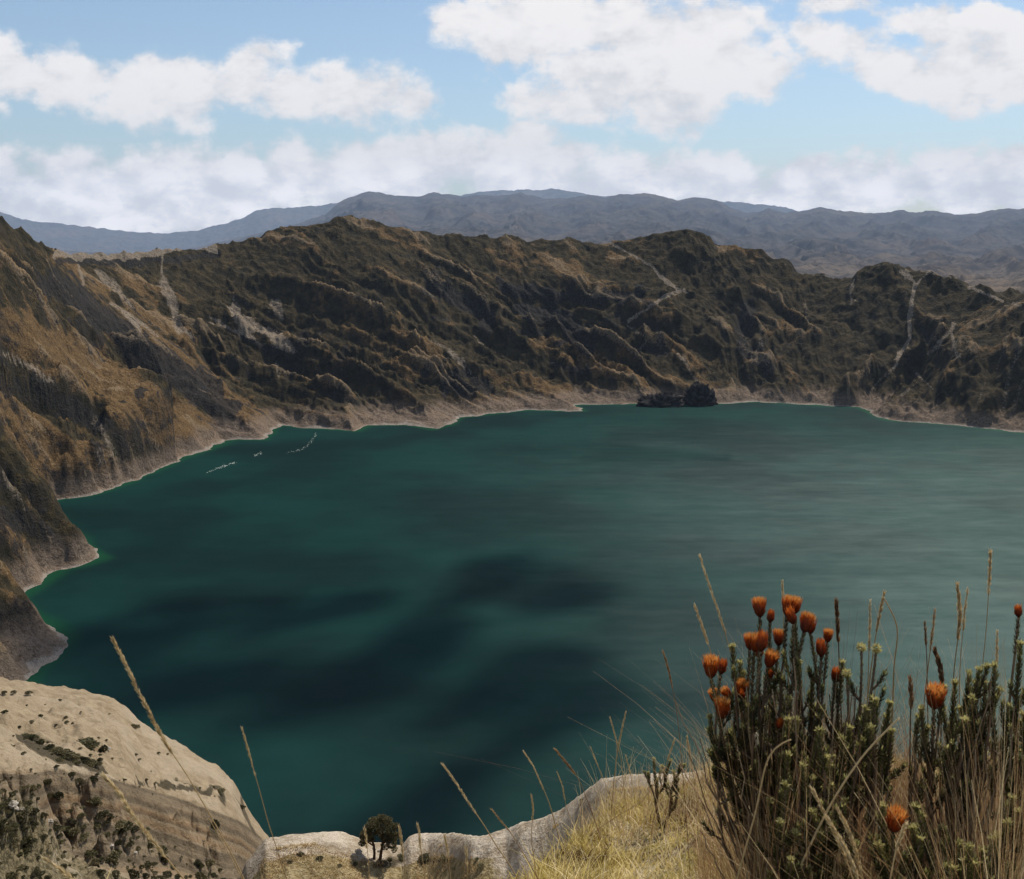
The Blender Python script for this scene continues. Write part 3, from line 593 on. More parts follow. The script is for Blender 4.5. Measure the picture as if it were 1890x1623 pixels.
def leafy(name, ramp, trans=.35, rough=.6, nscale=60, spec=.3, objvar=False):
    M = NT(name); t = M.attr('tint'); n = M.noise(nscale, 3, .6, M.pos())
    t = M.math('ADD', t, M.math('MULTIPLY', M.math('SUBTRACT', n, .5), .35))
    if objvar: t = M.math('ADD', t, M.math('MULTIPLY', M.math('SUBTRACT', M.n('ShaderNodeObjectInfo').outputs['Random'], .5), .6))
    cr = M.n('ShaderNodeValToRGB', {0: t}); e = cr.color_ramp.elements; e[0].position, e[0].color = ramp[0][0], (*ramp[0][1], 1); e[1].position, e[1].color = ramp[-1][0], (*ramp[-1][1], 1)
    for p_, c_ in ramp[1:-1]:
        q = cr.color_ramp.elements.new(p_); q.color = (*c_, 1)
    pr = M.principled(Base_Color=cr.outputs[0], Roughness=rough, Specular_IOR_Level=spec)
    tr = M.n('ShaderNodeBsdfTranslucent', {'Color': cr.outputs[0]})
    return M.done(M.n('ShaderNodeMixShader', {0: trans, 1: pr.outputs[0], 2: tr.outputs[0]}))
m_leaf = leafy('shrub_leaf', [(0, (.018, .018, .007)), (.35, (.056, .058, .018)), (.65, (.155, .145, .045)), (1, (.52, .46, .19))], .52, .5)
m_wood = leafy('shrub_wood', [(0, (.03, .018, .011)), (.6, (.17, .105, .06)), (1, (.38, .27, .17))], 0, .8)
m_flower = leafy('flower_orange', [(0, (.035, .010, .006)), (.2, (.12, .02, .008)), (.5, (.36, .06, .012)), (.75, (.58, .15, .02)), (1, (.78, .40, .11))], .4, .5, 90)
m_straw = leafy('straw', [(0, (.09, .045, .02)), (.35, (.34, .19, .09)), (.7, (.52, .37, .18)), (1, (.72, .58, .34))], .35, .6)
m_turf = leafy('turf_blades', [(0, (.12, .06, .022)), (.3, (.34, .25, .06)), (.55, (.54, .42, .11)), (.8, (.66, .51, .20)), (1, (.80, .68, .44))], .35, .6, 2.6)
m_bush = leafy('bush_leaf', [(0, (.018, .018, .009)), (.45, (.066, .062, .026)), (.8, (.16, .14, .065)), (1, (.26, .21, .12))], .25, .8, 2, objvar=True)

def rnd(n): 
    v = np.random.normal(size=(n, 3)); return v / np.linalg.norm(v, axis=1)[:, None]
def bez(a, b, c, n): 
    t = np.linspace(0, 1, n)[:, None]; a, b, c = map(np.asarray, (a, b, c)); return a * (1 - t) ** 2 + 2 * b * t * (1 - t) + c * t * t

# flower heads: bracts in an urn, florets on top
def head_mesh(open_, seed):
    rs = np.random.RandomState(seed); mb = MB(); H = .042
    V = []; k = 12; prof = [(0, .003), (.12, .008), (.3, .0125), (.55, .0145 if open_ else .0115), (.8, .0135 if open_ else .008), (1.0, .010 if open_ else .0015)]
    P = [(0, 0, z * H * (.85 if open_ else 1.1)) for z, r in prof]; mb.tube(P, [r for z, r in prof], 12, [0, .08, .2, .4, .6, .75])
    B = []; D = []; N = []; L = []; T = []
    for ring in range(6):
        zf = .08 + ring * .13; rr_ = np.interp(zf, [p[0] for p in prof], [p[1] for p in prof])
        for i in range(13):
            q = 2 * math.pi * (i + ring * .5) / 13 + rs.uniform(-.08, .08); o = np.array([math.cos(q), math.sin(q), 0])
            B.append(o * rr_ * 1.0 + [0, 0, zf * H * .95]); out = .34 if ring < 2 else (.15 if open_ else -.04)
            D.append(o * (out + rs.uniform(-.1, .22)) + [rs.normal(0, .06), rs.normal(0, .06), 1]); N.append(o); L.append(.014 + .004 * ring * .7); T.append(.08 + ring * .10 + rs.uniform(-.06, .06))
    mb.leaves(B, D, N, np.array(L), .0058, np.array(T), .1)
    if open_:
        m = 260; q = rs.uniform(0, 2 * math.pi, m); rr_ = .0125 * np.sqrt(rs.uniform(0, 1, m)); B = np.stack([rr_ * np.cos(q), rr_ * np.sin(q), np.full(m, H * .78)], 1)
        D = np.stack([rr_ * np.cos(q) * 14 + rs.normal(0, .22, m), rr_ * np.sin(q) * 14 + rs.normal(0, .22, m), np.ones(m)], 1)
        mb.leaves(B, D, rnd(m), .020 + rs.uniform(0, .009, m), .0020, .80 + rs.uniform(-.15, .2, m), .0)
    V = np.concatenate(mb.v); me = mesh_np('tmp_head', V, np.concatenate(mb.f), m_flower, dict(tint=np.concatenate(mb.t))); d = me.data; d.name = 'flower_head'
    bpy.data.objects.remove(me); return d
HO = [head_mesh(True, i) for i in (1, 2, 3)]; HBUD = [head_mesh(False, i) for i in (4, 5)]

def clad(mb, P, f0, f1, dens, rad, L, tip=.0, base_t=.32):
    """clothe the curve P from fraction f0 to f1 with short pointed leaves"""
    P = np.asarray(P); seg = np.linalg.norm(np.diff(P, axis=0), axis=1); cum = np.concatenate([[0], np.cumsum(seg)]); tot = cum[-1]
    m = max(6, int(tot * (f1 - f0) * dens)); s = np.linspace(f0, f1, m) * tot + np.random.uniform(-.5, .5, m) * tot * (f1 - f0) / m
    C = np.stack([np.interp(s, cum, P[:, i]) for i in range(3)], 1); e = .004
    C2 = np.stack([np.interp(np.minimum(s + e, tot), cum, P[:, i]) for i in range(3)], 1) - np.stack([np.interp(np.maximum(s - e, 0), cum, P[:, i]) for i in range(3)], 1)
    T = C2 / (np.linalg.norm(C2, axis=1)[:, None] + 1e-9)
    q = np.arange(m) * 2.39996 + random.random() * 6; ref = np.array([.2, .9, .1]); U = np.cross(T, ref); U /= np.linalg.norm(U, axis=1)[:, None]; Wv = np.cross(T, U)
    O = U * np.cos(q)[:, None] + Wv * np.sin(q)[:, None]
    fr = (s / tot - f0) / max(1e-6, f1 - f0)
    spread = np.interp(fr, [0, .75, 1], [.75, .6, .35])[:, None] * np.random.uniform(.8, 1.2, (m, 1))
    mb.leaves(C + O * rad * .3, T + O * spread, O + T * .01, L * np.random.uniform(.75, 1.15, m), L * .34, np.clip(base_t + np.random.uniform(-.18, .14, m) + tip * np.clip((fr - .72) / .28, 0, 1), 0, 1), .12)

def orient(o, d):
    o.rotation_euler = Vector(d).to_track_quat('Z', 'Y').to_euler()
def shrub(label, base, tips, rbase, group='orange flowered shrubs among the dry grass', nside=0, name='flowering_shrub'):
    """tips: (px, py, r, kind, size) kind f open flower, b bud, l leafy tip, s dry round seed head"""
    bx, by, bz = PR(base[0], base[1], rbase); bz = G(bx, by) - .01
    root = empty(name, (bx, by, bz)); tag(root, label, 'shrub', group)
    wood = MB(); lf = MB(); B0 = np.array([bx, by, bz]); heads = []
    order = sorted(range(len(tips)), key=lambda i: tips[i][0] + random.gauss(0, 14)); nl = max(2, len(tips) // 5)
    groups = [order[int(i * len(order) / nl):int((i + 1) * len(order) / nl)] for i in range(nl)]
    for gidx in groups:
        TP = np.array([PR(tips[i][0], tips[i][1], tips[i][2]) for i in gidx]); ctr = TP.mean(0); lowest = TP[:, 2].min()
        end = B0 + (ctr - B0) * .70; end[2] = min(end[2], lowest - .05); end[2] = max(end[2], B0[2] + .08)
        b0 = B0 + np.array([random.gauss(0, .03), random.gauss(0, .03), 0]); vv = end - b0
        LP = bez(b0, b0 + vv * .45 + np.array([vv[0] * .35 + random.gauss(0, .03), random.gauss(0, .03), -.25 * abs(vv[0])]), end, 24)
        LP[1:-1] += np.cumsum(np.random.normal(0, .0022, (22, 3)), 0) * np.sin(np.linspace(0, math.pi, 22))[:, None]
        wood.tube(LP, np.linspace(.0085, .0045, 24), 6, np.linspace(.05, .5, 24))
        for i in gidx:
            x, y, r, kind, size = tips[i]; tp = np.array(PR(x, y, r)); st_ = LP[random.randint(11, 23)]; v = tp - st_; L = np.linalg.norm(v)
            mid = st_ + v * .45 + np.array([v[0] * .3 + random.gauss(0, .035), random.gauss(0, .03), -L * .12 + random.gauss(0, .015)])
            P = bez(st_, mid, tp, 22); P[1:-1] += np.cumsum(np.random.normal(0, .0012, (20, 3)), 0) * np.sin(np.linspace(0, math.pi, 20))[:, None]
            wood.tube(P, np.linspace(.0042, .0024, 22), 6, np.linspace(.1, .6, 22) + random.uniform(-.1, .2))
            f0 = max(.05, 1 - random.uniform(.07, .2) / L)
            if kind in 'fb':
                clad(lf, P, f0, .985, 640, .004, .0125, .0, .25)
                heads.append((tp, P[-1] - P[-4], kind, size * random.uniform(.66, .84)))
            elif kind == 'l':
                clad(lf, P, f0, 1.0, 820, .005, .0150, .50, .30); m = 16; D = rnd(m) * .7 + np.array([0, 0, .7]); lf.leaves(np.repeat(tp[None], m, 0), D, rnd(m), .013, .0045, .85)
            elif kind == 's':
                clad(lf, P, .55, .96, 260, .003, .011, .1, .5); m = 90; D = rnd(m); lf.leaves(np.repeat(tp[None], m, 0) + D * .003, D, rnd(m), .011, .003, 1.0)
            for _ in range(nside):
                if L < .12: continue
                j = random.randint(7, 17); s0 = P[j]; dirn = (P[j + 1] - P[j]); dirn /= np.linalg.norm(dirn)
                o = rnd(1)[0]; o[2] = abs(o[2]) * .4; l2 = random.uniform(.03, .085)
                e = s0 + dirn * l2 * .7 + o * l2 * .65
                Q = bez(s0, s0 + dirn * l2 * .2 + o * l2 * .5, e, 8); wood.tube(Q, np.linspace(.0028, .0018, 8), 5, .35)
                clad(lf, Q, .3, 1., 850, .0042, .0135, .5, .28)
    for _ in range(int(len(tips) * 1.5) if len(tips) > 10 else 3):
        i = random.choice(range(len(tips))); x, y, r, kind, size = tips[i]; e = np.array(PR(x + random.gauss(0, 40), y + random.uniform(30, 170), r + random.gauss(0, .06))); v = e - B0
        Q = bez(B0 + v * .25, B0 + v * .6 + rnd(1)[0] * .05, e, 14); Q[1:-1] += np.random.normal(0, .003, (12, 3)); wood.tube(Q, np.linspace(.003, .0011, 14), 4, random.uniform(.5, 1.0))
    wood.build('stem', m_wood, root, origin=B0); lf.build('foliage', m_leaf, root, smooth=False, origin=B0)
    for tp, d, kind, size in heads:
        me = random.choice(HO if kind == 'f' else HBUD); h = bpy.data.objects.new('flower_head' if kind == 'f' else 'flower_bud', me); COL.objects.link(h); h.parent = root
        h.location = tp - B0; d = np.array(d) / np.linalg.norm(d) + np.array([random.gauss(0, .24), random.gauss(0, .2), .1]); orient(h, d); h.scale = (size,) * 3
    return root

RM = 2.35
def T(*q): return [(x, y, RM + dr_, k, s) for x, y, dr_, k, s in q]
shrub('tall shrub crowned with a dense cluster of orange flower heads, standing over the water', (1478, 1600), T(
 (1403,1140,0,'f',1.12),(1452,1138,.02,'f',1.12),(1467,1133,.06,'f',1.0),(1484,1168,-.02,'f',1.12),(1496,1170,.05,'f',.95),(1392,1203,-.04,'f',1.05),(1384,1200,.05,'f',.9),(1417,1232,-.05,'f',1.0),(1312,1252,-.05,'f',1.25),
 (1334,1327,-.06,'f',1.12),(1362,1285,.03,'f',.95),(1322,1298,.04,'f',.95),(1437,1193,.08,'f',.9),(1527,1186,.06,'f',.85),(1516,1213,.02,'b',1.1),(1421,1150,.04,'b',.8),(1464,1152,-.05,'b',.9),(1404,1203,-.09,'b',1.05),(1330,1245,.03,'b',1.05),(1400,1215,.09,'b',.9),
 (1424,1250,0,'b',.7),(1350,1290,.08,'f',.8),(1540,1255,.08,'b',.9),(1436,1345,-.1,'b',.6),(1372,1290,.0,'b',.6),(1542,1262,.1,'b',.8),
 (1352,1195,0,'l',1),(1366,1225,.05,'l',1),(1311,1325,.0,'l',1),(1345,1380,-.05,'l',1),(1372,1245,.1,'l',1),(1440,1255,.05,'l',1),(1395,1290,-.1,'l',1),(1412,1310,.1,'l',1),(1455,1290,-.08,'l',1),(1475,1225,.1,'l',1),(1500,1255,.05,'l',1),(1455,1330,-.12,'l',1),
 (1470,1330,-.1,'l',1),(1430,1290,.1,'l',1),(1350,1350,.02,'l',1),(1325,1410,.05,'l',1),(1380,1350,.1,'l',1),(1500,1310,.1,'l',1),(1515,1350,-.14,'l',1),(1405,1370,.1,'l',1),(1330,1365,.08,'l',1),(1440,1400,.12,'l',1),(1480,1400,.1,'l',1),(1555,1225,.1,'l',1)), RM, nside=4)
shrub('leafy green shrub without flowers, just right of the tall many-flowered shrub', (1580, 1600), T(
 (1615,1295,-.1,'l',1),(1642,1300,-.05,'l',1),(1598,1310,-.1,'l',1),(1568,1345,-.05,'l',1),(1635,1325,0,'l',1),(1585,1325,.1,'l',1),(1555,1365,-.1,'l',1),(1608,1345,-.14,'l',1),(1590,1195,.05,'s',1),(1618,1197,.02,'s',1),(1563,1243,.08,'s',1),(1628,1370,.05,'l',1),(1537,1400,.0,'l',1),(1645,1350,-.1,'l',1),(1578,1400,.1,'l',1),(1610,1290,0,'l',1)), RM - .05, nside=4)
shrub('shrub with one single red orange flower above bright leaf tips, right side of the brush', (1752, 1598), T(
 (1724,1308,0,'f',1.5),(1763,1262,.02,'l',1),(1743,1270,.05,'l',1),(1789,1245,0,'l',1),(1808,1238,.03,'l',1),(1822,1232,.06,'l',1),(1836,1230,0,'l',1),(1845,1275,.05,'l',1),(1818,1262,.1,'l',1),(1772,1310,.1,'l',1),(1700,1310,-.02,'l',1),(1695,1325,.03,'l',1),(1712,1345,.1,'l',1),(1795,1290,-.05,'l',1),(1830,1310,.05,'l',1),
 (1780,1330,-.1,'l',1),(1755,1340,.1,'l',1),(1810,1340,.1,'l',1),(1740,1310,.1,'l',1),(1800,1262,.08,'l',1)), RM + .05, nside=4)
shrub('shrub at the right edge of the photo with knobbly leaf tips over the water', (1900, 1590), T(
 (1883,1190,0,'l',1),(1862,1305,.05,'l',1),(1868,1345,0,'l',1),(1888,1320,.03,'l',1),(1880,1140,.08,'b',.7),(1885,1400,-.05,'l',1),(1915,1250,0,'l',1),(1925,1200,.05,'f',1),(1893,1365,.05,'l',1),(1862,1400,.1,'l',1)), RM + .05, nside=4)
shrub('small leafless looking shrub with dark curled leafy tips at the edge of the pale sand', (1222, 1478), [(x, y, 4.35, 'l', 1) for x, y in ((1207,1402),(1222,1415),(1238,1405),(1243,1425),(1196,1428),(1264,1412),(1252,1440),(1213,1440),(1233,1448))], 4.4, nside=1)
shrub('low shrub with one bright red orange flower near the bottom of the brush', (1650, 1640), T(
 (1648,1535,-.3,'f',1.15),(1630,1490,-.25,'l',1),(1690,1490,-.25,'l',1),(1700,1505,-.2,'l',1),(1685,1530,-.3,'l',1),(1698,1550,-.3,'l',1),(1622,1560,-.3,'l',1),(1670,1580,-.3,'l',1),(1740,1530,-.2,'l',1)), RM - .3, nside=4)
shrub('bright green low bushy shrub in the bottom right corner', (1790, 1660), T(
 (1772,1560,-.3,'l',1),(1790,1565,-.35,'l',1),(1812,1572,-.3,'l',1),(1833,1550,-.3,'l',1),(1780,1590,-.35,'l',1),(1800,1595,-.35,'l',1),(1825,1600,-.3,'l',1),(1760,1605,-.35,'l',1),(1843,1545,-.25,'l',1)), RM - .3, nside=4)
shrub('dark leafy shrub in the shade at the foot of the tall flowering shrub', (1480, 1660), T(
 (1455,1395,-.2,'l',1),(1482,1415,-.22,'l',1),(1500,1440,-.2,'l',1),(1512,1350,-.2,'l',1),(1525,1400,-.2,'l',1),(1450,1450,-.25,'l',1),(1440,1520,-.3,'l',1),(1470,1540,-.3,'l',1),(1500,1500,-.3,'l',1),(1560,1480,-.25,'l',1),(1420,1480,-.2,'l',1),(1540,1530,-.3,'l',1),(1460,1590,-.35,'l',1),(1580,1560,-.3,'l',1)), RM - .25, nside=4)
shrub('dark upright leafy shrub rising from the grass by the right edge', (1880, 1640), T((1868,1475,-.2,'l',1),(1880,1500,-.2,'l',1),(1895,1470,-.2,'l',1),(1860,1520,-.25,'l',1),(1905,1500,-.2,'l',1)), RM - .2, nside=4)

# individual grass stalks: pixel path, distance, stem thickness, head (start fraction 0 = none), head thickness, tint, label
def stalk(pts, r, label, wd=.0011, head=0., hw=.0035, tint=.7, grp='tall dry grass stalks', htint=.75):
    P = [np.array(PR(x, y, r)) for x, y in pts]
    last, prev = P[-1], P[-2]; d = (last - prev) / np.linalg.norm(last - prev)
    # carry the stem on down to the ground, bending upright
    g = 0
    while True:
        gz = G(last[0], last[1])
        if last[2] <= gz + .02 or g > 120: break
        d = d * .97 + np.array([0, -.004, -.03]); d /= np.linalg.norm(d)
        last = last + d * .03; P.append(last.copy()); g += 1
    P.append(np.array([last[0], last[1], G(last[0], last[1]) - .01])); P = np.array(P[::-1])
    # resample smoothly
    seg = np.concatenate([[0], np.cumsum(np.linalg.norm(np.diff(P, axis=0), axis=1))]); n = 40; s = np.linspace(0, seg[-1], n)
    Q = np.stack([np.interp(s, seg, P[:, i]) for i in range(3)], 1)
    for _ in range(2): Q[1:-1] = (Q[:-2] + 2 * Q[1:-1] + Q[2:]) / 4
    root = empty('grass_stalk', tuple(Q[0])); tag(root, label, 'grass', grp)
    mb = MB(); mb.tube(Q, np.linspace(wd * 1.2, wd * .6, n), 5, tint); mb.build('stem', m_straw, root, origin=Q[0])
    if head > 0:
        hl = head * 1.0; L = seg[-1]; f0 = 1 - min(.95, hl / L)
        hb_ = MB(); m = int(hl * 1500); ss_ = np.random.uniform(f0, 1, m) * L
        C = np.stack([np.interp(ss_, s, Q[:, i]) for i in range(3)], 1); T_ = np.stack([np.interp(np.minimum(ss_ + .01, L), s, Q[:, i]) for i in range(3)], 1) - np.stack([np.interp(ss_ - .01, s, Q[:, i]) for i in range(3)], 1)
        T_ /= np.linalg.norm(T_, axis=1)[:, None] + 1e-9; O = rnd(m); fr = (ss_ / L - f0) / (1 - f0); env = np.sin(np.clip(fr * .86 + .1, 0, 1) * math.pi) ** .7
        hb_.leaves(C + O * hw * .22 * env[:, None], T_ + O * .33, rnd(m), .0085 + hw * .8, np.maximum(.0016, hw * .42), htint + np.random.uniform(-.2, .15, m))
        hb_.build('seed_head', m_straw, root, smooth=False, origin=Q[0])
    return root
stalk([(209,1182),(228,1218),(248,1262),(272,1310),(290,1345),(312,1382),(345,1430),(385,1500),(430,1580),(450,1623)], 2.1, 'thickest furry grass seed head, leaning left over the dark blue water', .0012, .27, .0062)
stalk([(193,1434),(222,1465),(240,1500),(268,1535),(300,1575),(345,1630)], 1.9, 'golden furry grass seed head lying across the bare rock slope', .0014, .20, .0066, htint=.85)
stalk([(84,1588),(112,1605),(142,1630)], 1.7, 'short golden seed head poking in at the bottom left corner', .0014, .1, .006, htint=.85)
stalk([(447,1345),(462,1400),(478,1455),(495,1520),(512,1570),(535,1640)], 2.3, 'very thin pale green bare stalk over the water, left of the little tree', .0012, 0.12, .0016, .6)
stalk([(385,1510),(405,1545),(425,1580),(450,1630)], 2.0, 'thin pale stalk on the brown rock slope at the bottom left', .001, 0, 0, .7)
stalk([(818,1412),(845,1450),(870,1490),(895,1525),(915,1560),(940,1595),(965,1640)], 2.5, 'long straw stalk leaning left over the dark water above the pale sand', .0016, .16, .0034, htint=.85)
stalk([(967,1388),(985,1415),(1000,1450),(1013,1480),(1021,1508)], 4.2, 'pale curved stalk leaning left just above the sand bank', .0022, .2, .005, htint=.9)
stalk([(1024,1383),(1040,1402),(1055,1420),(1070,1442),(1085,1480)], 4.2, 'short thick brown seed head leaning left over the water', .0016, .15, .0085, .3, htint=.42)
stalk([(1028,1425),(1038,1450),(1045,1490),(1055,1515)], 4.3, 'faint thin stalk beside the pale curved stalk', .0012, .14, .003)
stalk([(981,1468),(984,1495),(982,1520),(980,1545),(985,1580)], 3.4, 'short upright stalk with its foot on the sand bank', .0014, .1, .004)
stalk([(908,1495),(925,1516),(945,1540),(975,1590)], 3.2, 'short faint stalk left of the sand bank', .0014, .1, .004, .5, htint=.5)
stalk([(1155,1315),(1148,1345),(1140,1385),(1133,1440),(1130,1480)], 4.4, 'tall straight stalk crossing another in an X above the sand edge', .002, .2, .005)
stalk([(1126,1325),(1133,1350),(1140,1375),(1146,1400),(1150,1440),(1155,1480)], 4.5, 'thin left-leaning stalk of the crossed pair above the sand edge', .0015, .16, .004)
stalk([(1090,1380),(1102,1410),(1115,1440),(1125,1470)], 4.4, 'thin grey stalk leaning left of the crossed pair', .0014, .1, .003)
stalk([(1155,1395),(1162,1420),(1168,1450),(1172,1480)], 4.5, 'short bent stalk right of the crossed pair', .0014, .1, .003)
stalk([(1224,1203),(1232,1228),(1238,1255),(1242,1275),(1250,1320),(1256,1380),(1262,1450)], 3.4, 'tall brown stalk with a narrow red brown seed head left of the flowers', .0012, .13, .005, .3, htint=.3)
stalk([(1292,1028),(1302,1060),(1316,1100),(1330,1140),(1345,1190),(1362,1260),(1390,1400)], 2.5, 'tallest thin pale stalk left of the orange flower cluster', .0012, .2, .0034)
stalk([(1283,1120),(1292,1145),(1302,1175),(1312,1200),(1325,1250),(1350,1340)], 2.5, 'shorter seed head just left of the tallest thin pale stalk', .001, .1, .0048)
stalk([(1444,1075),(1445,1100),(1446,1150),(1450,1300),(1460,1500)], 2.55, 'thin straw stalk sticking up between the top orange flowers', .0012, .08, .003)
stalk([(1544,1112),(1546,1150),(1548,1190),(1550,1260),(1556,1400)], 2.5, 'dark brown pointed seed spike just right of the orange flower cluster', .002, .1, .0085, .1, htint=.08)
stalk([(1606,1112),(1606,1150),(1604,1200),(1602,1260),(1600,1400)], 2.5, 'upright straw stalk above the round pale seed heads', .0016, .12, .004)
stalk([(1632,1095),(1624,1130),(1618,1165),(1612,1200),(1600,1300),(1590,1450)], 2.55, 'left stalk of the pair that meet in a point', .002, .1, .005, htint=.6)
stalk([(1630,1102),(1642,1122),(1655,1145),(1661,1160),(1650,1220),(1648,1300),(1640,1450)], 2.5, 'bent stalk folding down from the point of the meeting pair', .0024, .0, .005)
stalk([(1725,1128),(1723,1155),(1717,1200),(1712,1240),(1705,1300),(1700,1450)], 2.55, 'orange straw stalk leaning beside a dark thin stalk, over the red flower', .0016, .1, .0042, .5, htint=.45)
stalk([(1707,1150),(1709,1185),(1711,1215),(1712,1290),(1715,1450)], 2.6, 'dark thin stalk left of the orange straw stalk', .0018, .06, .004, .2, htint=.15)
stalk([(1767,1080),(1770,1110),(1773,1145),(1768,1180),(1760,1240),(1755,1400)], 2.5, 'broad tan seed head standing high at the right of the brush', .0018, .13, .0078, .6, htint=.62)
stalk([(1786,1090),(1781,1120),(1778,1160),(1772,1220),(1768,1400)], 2.55, 'faint slender seed head right beside the broad tan one', .0012, .1, .004, .5)
stalk([(1828,1020),(1827,1060),(1824,1105),(1820,1170),(1812,1240),(1805,1400)], 2.5, 'highest stalk at the right with a narrow golden seed head', .0013, .1, .0054, .6, htint=.7)
stalk([(1726,1203),(1734,1222),(1740,1250),(1738,1290),(1736,1400)], 2.45, 'dark curved thick seed head rising behind the single red orange flower', .002, .08, .0105, .05, htint=.03)
stalk([(1680,1255),(1683,1285),(1680,1320),(1680,1400),(1676,1520)], 2.35, 'forked dark brown dry stem left of the single red orange flower', .0022, .07, .0085, .1, htint=.2)
stalk([(1840,1168),(1841,1200),(1838,1240),(1835,1400)], 2.6, 'pale short stalk near the right edge', .0012, .08, .004)
stalk([(1660,1325),(1640,1345),(1600,1385),(1560,1440),(1530,1490),(1510,1530)], 2.05, 'thick pale stalk crossing diagonally in front of the brush', .0028, .0, .005, .9)
stalk([(1460,1365),(1435,1372),(1415,1400),(1405,1450),(1395,1500),(1375,1570)], 2.05, 'pale arched stalk bending over in front of the tall shrub', .0026, .0, .005, .8)
stalk([(1500,1458),(1515,1490),(1535,1525),(1560,1580),(1580,1640)], 1.95, 'straw stalk leaning left across the bottom of the brush', .002, .16, .006, .8, htint=.8)
stalk([(1548,1498),(1565,1530),(1580,1570),(1595,1640)], 1.95, 'golden seed head in front of the dark leaves at the bottom', .002, .14, .006, .8, htint=.75)
stalk([(1527,1512),(1550,1545),(1572,1590),(1590,1640)], 1.9, 'second golden seed head left of the first at the bottom', .002, .14, .006, .8, htint=.8)
stalk([(1672,1520),(1662,1545),(1655,1560),(1640,1640)], 1.95, 'short pale blade right of the low red flower', .0022, .06, .005, .9, htint=.95)
stalk([(737,1528),(741,1550),(743,1575),(748,1610),(752,1660)], 2.2, 'pale seed stalk just right of the little tree', .0012, .07, .004)
stalk([(771,1525),(775,1545),(776,1562),(782,1600),(788,1650)], 2.2, 'short pale seed stalk right of the tree, second from it', .0012, .06, .0045, htint=.9)
stalk([(821,1543),(824,1560),(827,1580),(835,1650)], 2.2, 'short seed stalk left of the long straw stalk', .0012, .05, .004)
stalk([(860,1565),(862,1590),(864,1650)], 2.2, 'lowest upright pale stalk on the sandy ground', .0012, .05, .004, htint=.9)
stalk([(673,1530),(676,1550),(679,1580),(684,1650)], 2.2, 'thin green yellow stalk in front of the tree crown', .001, .05, .003)
stalk([(1150,1500),(1185,1480),(1205,1450),(1225,1420)][::-1], 4.2, 'pale stalk slanting right of the little dark shrub', .002, .1, .004)
stalk([(1245,1365),(1235,1395),(1225,1430),(1218,1460)], 4.2, 'straw stalk leaning right out of the little dark shrub', .002, .1, .005)
stalk([(1268,1362),(1272,1385),(1278,1420),(1284,1460)], 4.2, 'thick short straw stalk at the left foot of the tall shrub', .002, .1, .007, htint=.8)

# dry grass thicket behind and among the shrubs (nobody could count the blades)
def blades(n, fx, mat_t, Lr, wr, lean, tint, seg=5):
    """n blades, fx() gives (x, y, z) roots; returns arrays added to mb"""
    mb = fx['mb']; X, Y = fx['x'], fx['y']; Z = mound_h(X, Y) - .004; L = np.random.uniform(*Lr, n) * fx.get('lf', 1); Wd = np.random.uniform(*wr, n)
    q = np.random.uniform(0, 2 * math.pi, n); D = np.stack([np.cos(q), np.sin(q), np.zeros(n)], 1); ln = np.abs(np.random.normal(0, lean, n)) + fx.get('ln0', 0)
    side = np.stack([-np.sin(q + .6), np.cos(q + .6), np.zeros(n)], 1); side[:, 1] *= .3; side /= np.linalg.norm(side, axis=1)[:, None]
    t = np.linspace(0, 1, seg)[None, :, None]; B = np.stack([X, Y, Z], 1)[:, None]
    C = B + (D * (ln * L)[:, None])[:, None] * t ** 1.7 + np.array([0, 0, 1.])[None, None] * (L[:, None, None] * t * (1 - .35 * np.clip(ln, 0, 1.6)[:, None, None] * t))
    wv = (Wd[:, None, None] * (1 - .85 * t)) * side[:, None] * .5
    V = np.stack([C - wv, C + wv], 2).reshape(n, seg * 2, 3)
    i = np.arange(seg - 1) * 2; Fq = np.stack([i, i + 1, i + 3, i + 2], 1)
    Fc = (np.arange(n)[:, None, None] * seg * 2 + Fq[None]).reshape(-1, 4)
    tt_ = np.repeat(np.clip(tint + np.random.uniform(-.25, .25, n), 0, 1)[:, None], seg * 2, 1)
    mb.add(V.reshape(-1, 3), Fc, tt_.reshape(-1))
def roots(n, x0, x1, r0, r1, dens=None):
    a0 = azt(x0, 1500)[0]; a1 = azt(x1, 1500)[0]; A = np.random.uniform(a0, a1, n); r = np.random.uniform(r0, r1, n); return np.sin(A) * r, np.cos(A) * r
mb = MB()
for (n, x0, x1, r0, r1, L0, L1, wd, tn) in ((4600,1400,1680,2.5,3.2,.34,.66,.0020,.32),(5200,1600,1990,2.5,3.3,.32,.66,.0020,.36),(900,1450,1720,2.5,2.9,.55,.78,.0016,.28),(800,1290,1480,2.9,3.8,.18,.40,.002,.6),(900,1760,2000,2.1,2.6,.20,.42,.0024,.75),(2600,1400,1900,2.3,2.6,.35,.62,.0022,.48),(1400,1620,1740,2.3,2.8,.40,.66,.0020,.28),(900,1050,1340,4.1,5.2,.12,.34,.0022,.75),(4200,1390,1960,1.95,2.5,.45,.80,.0018,.46),(380,1800,2020,1.8,2.1,.35,.62,.0020,.75),(320,1400,1900,1.9,2.3,.5,.8,.003,.9)):
    X, Y = roots(n, x0, x1, r0, r1); blades(n, dict(mb=mb, x=X, y=Y, lf=np.clip(.8 + .9 * fbm(X * 5, Y * 5, 2, 12), .4, 1.25)), None, (L0, L1), (wd * .6, wd * 1.5), .42, tn + .3 * fbm(X * 7, Y * 7, 2, 33), 7)
o = mb.build('dry_grass', m_straw, smooth=False); tag(o, 'dense thicket of thin dry brown grass between and behind the flowering shrubs', 'grass', kind='stuff')
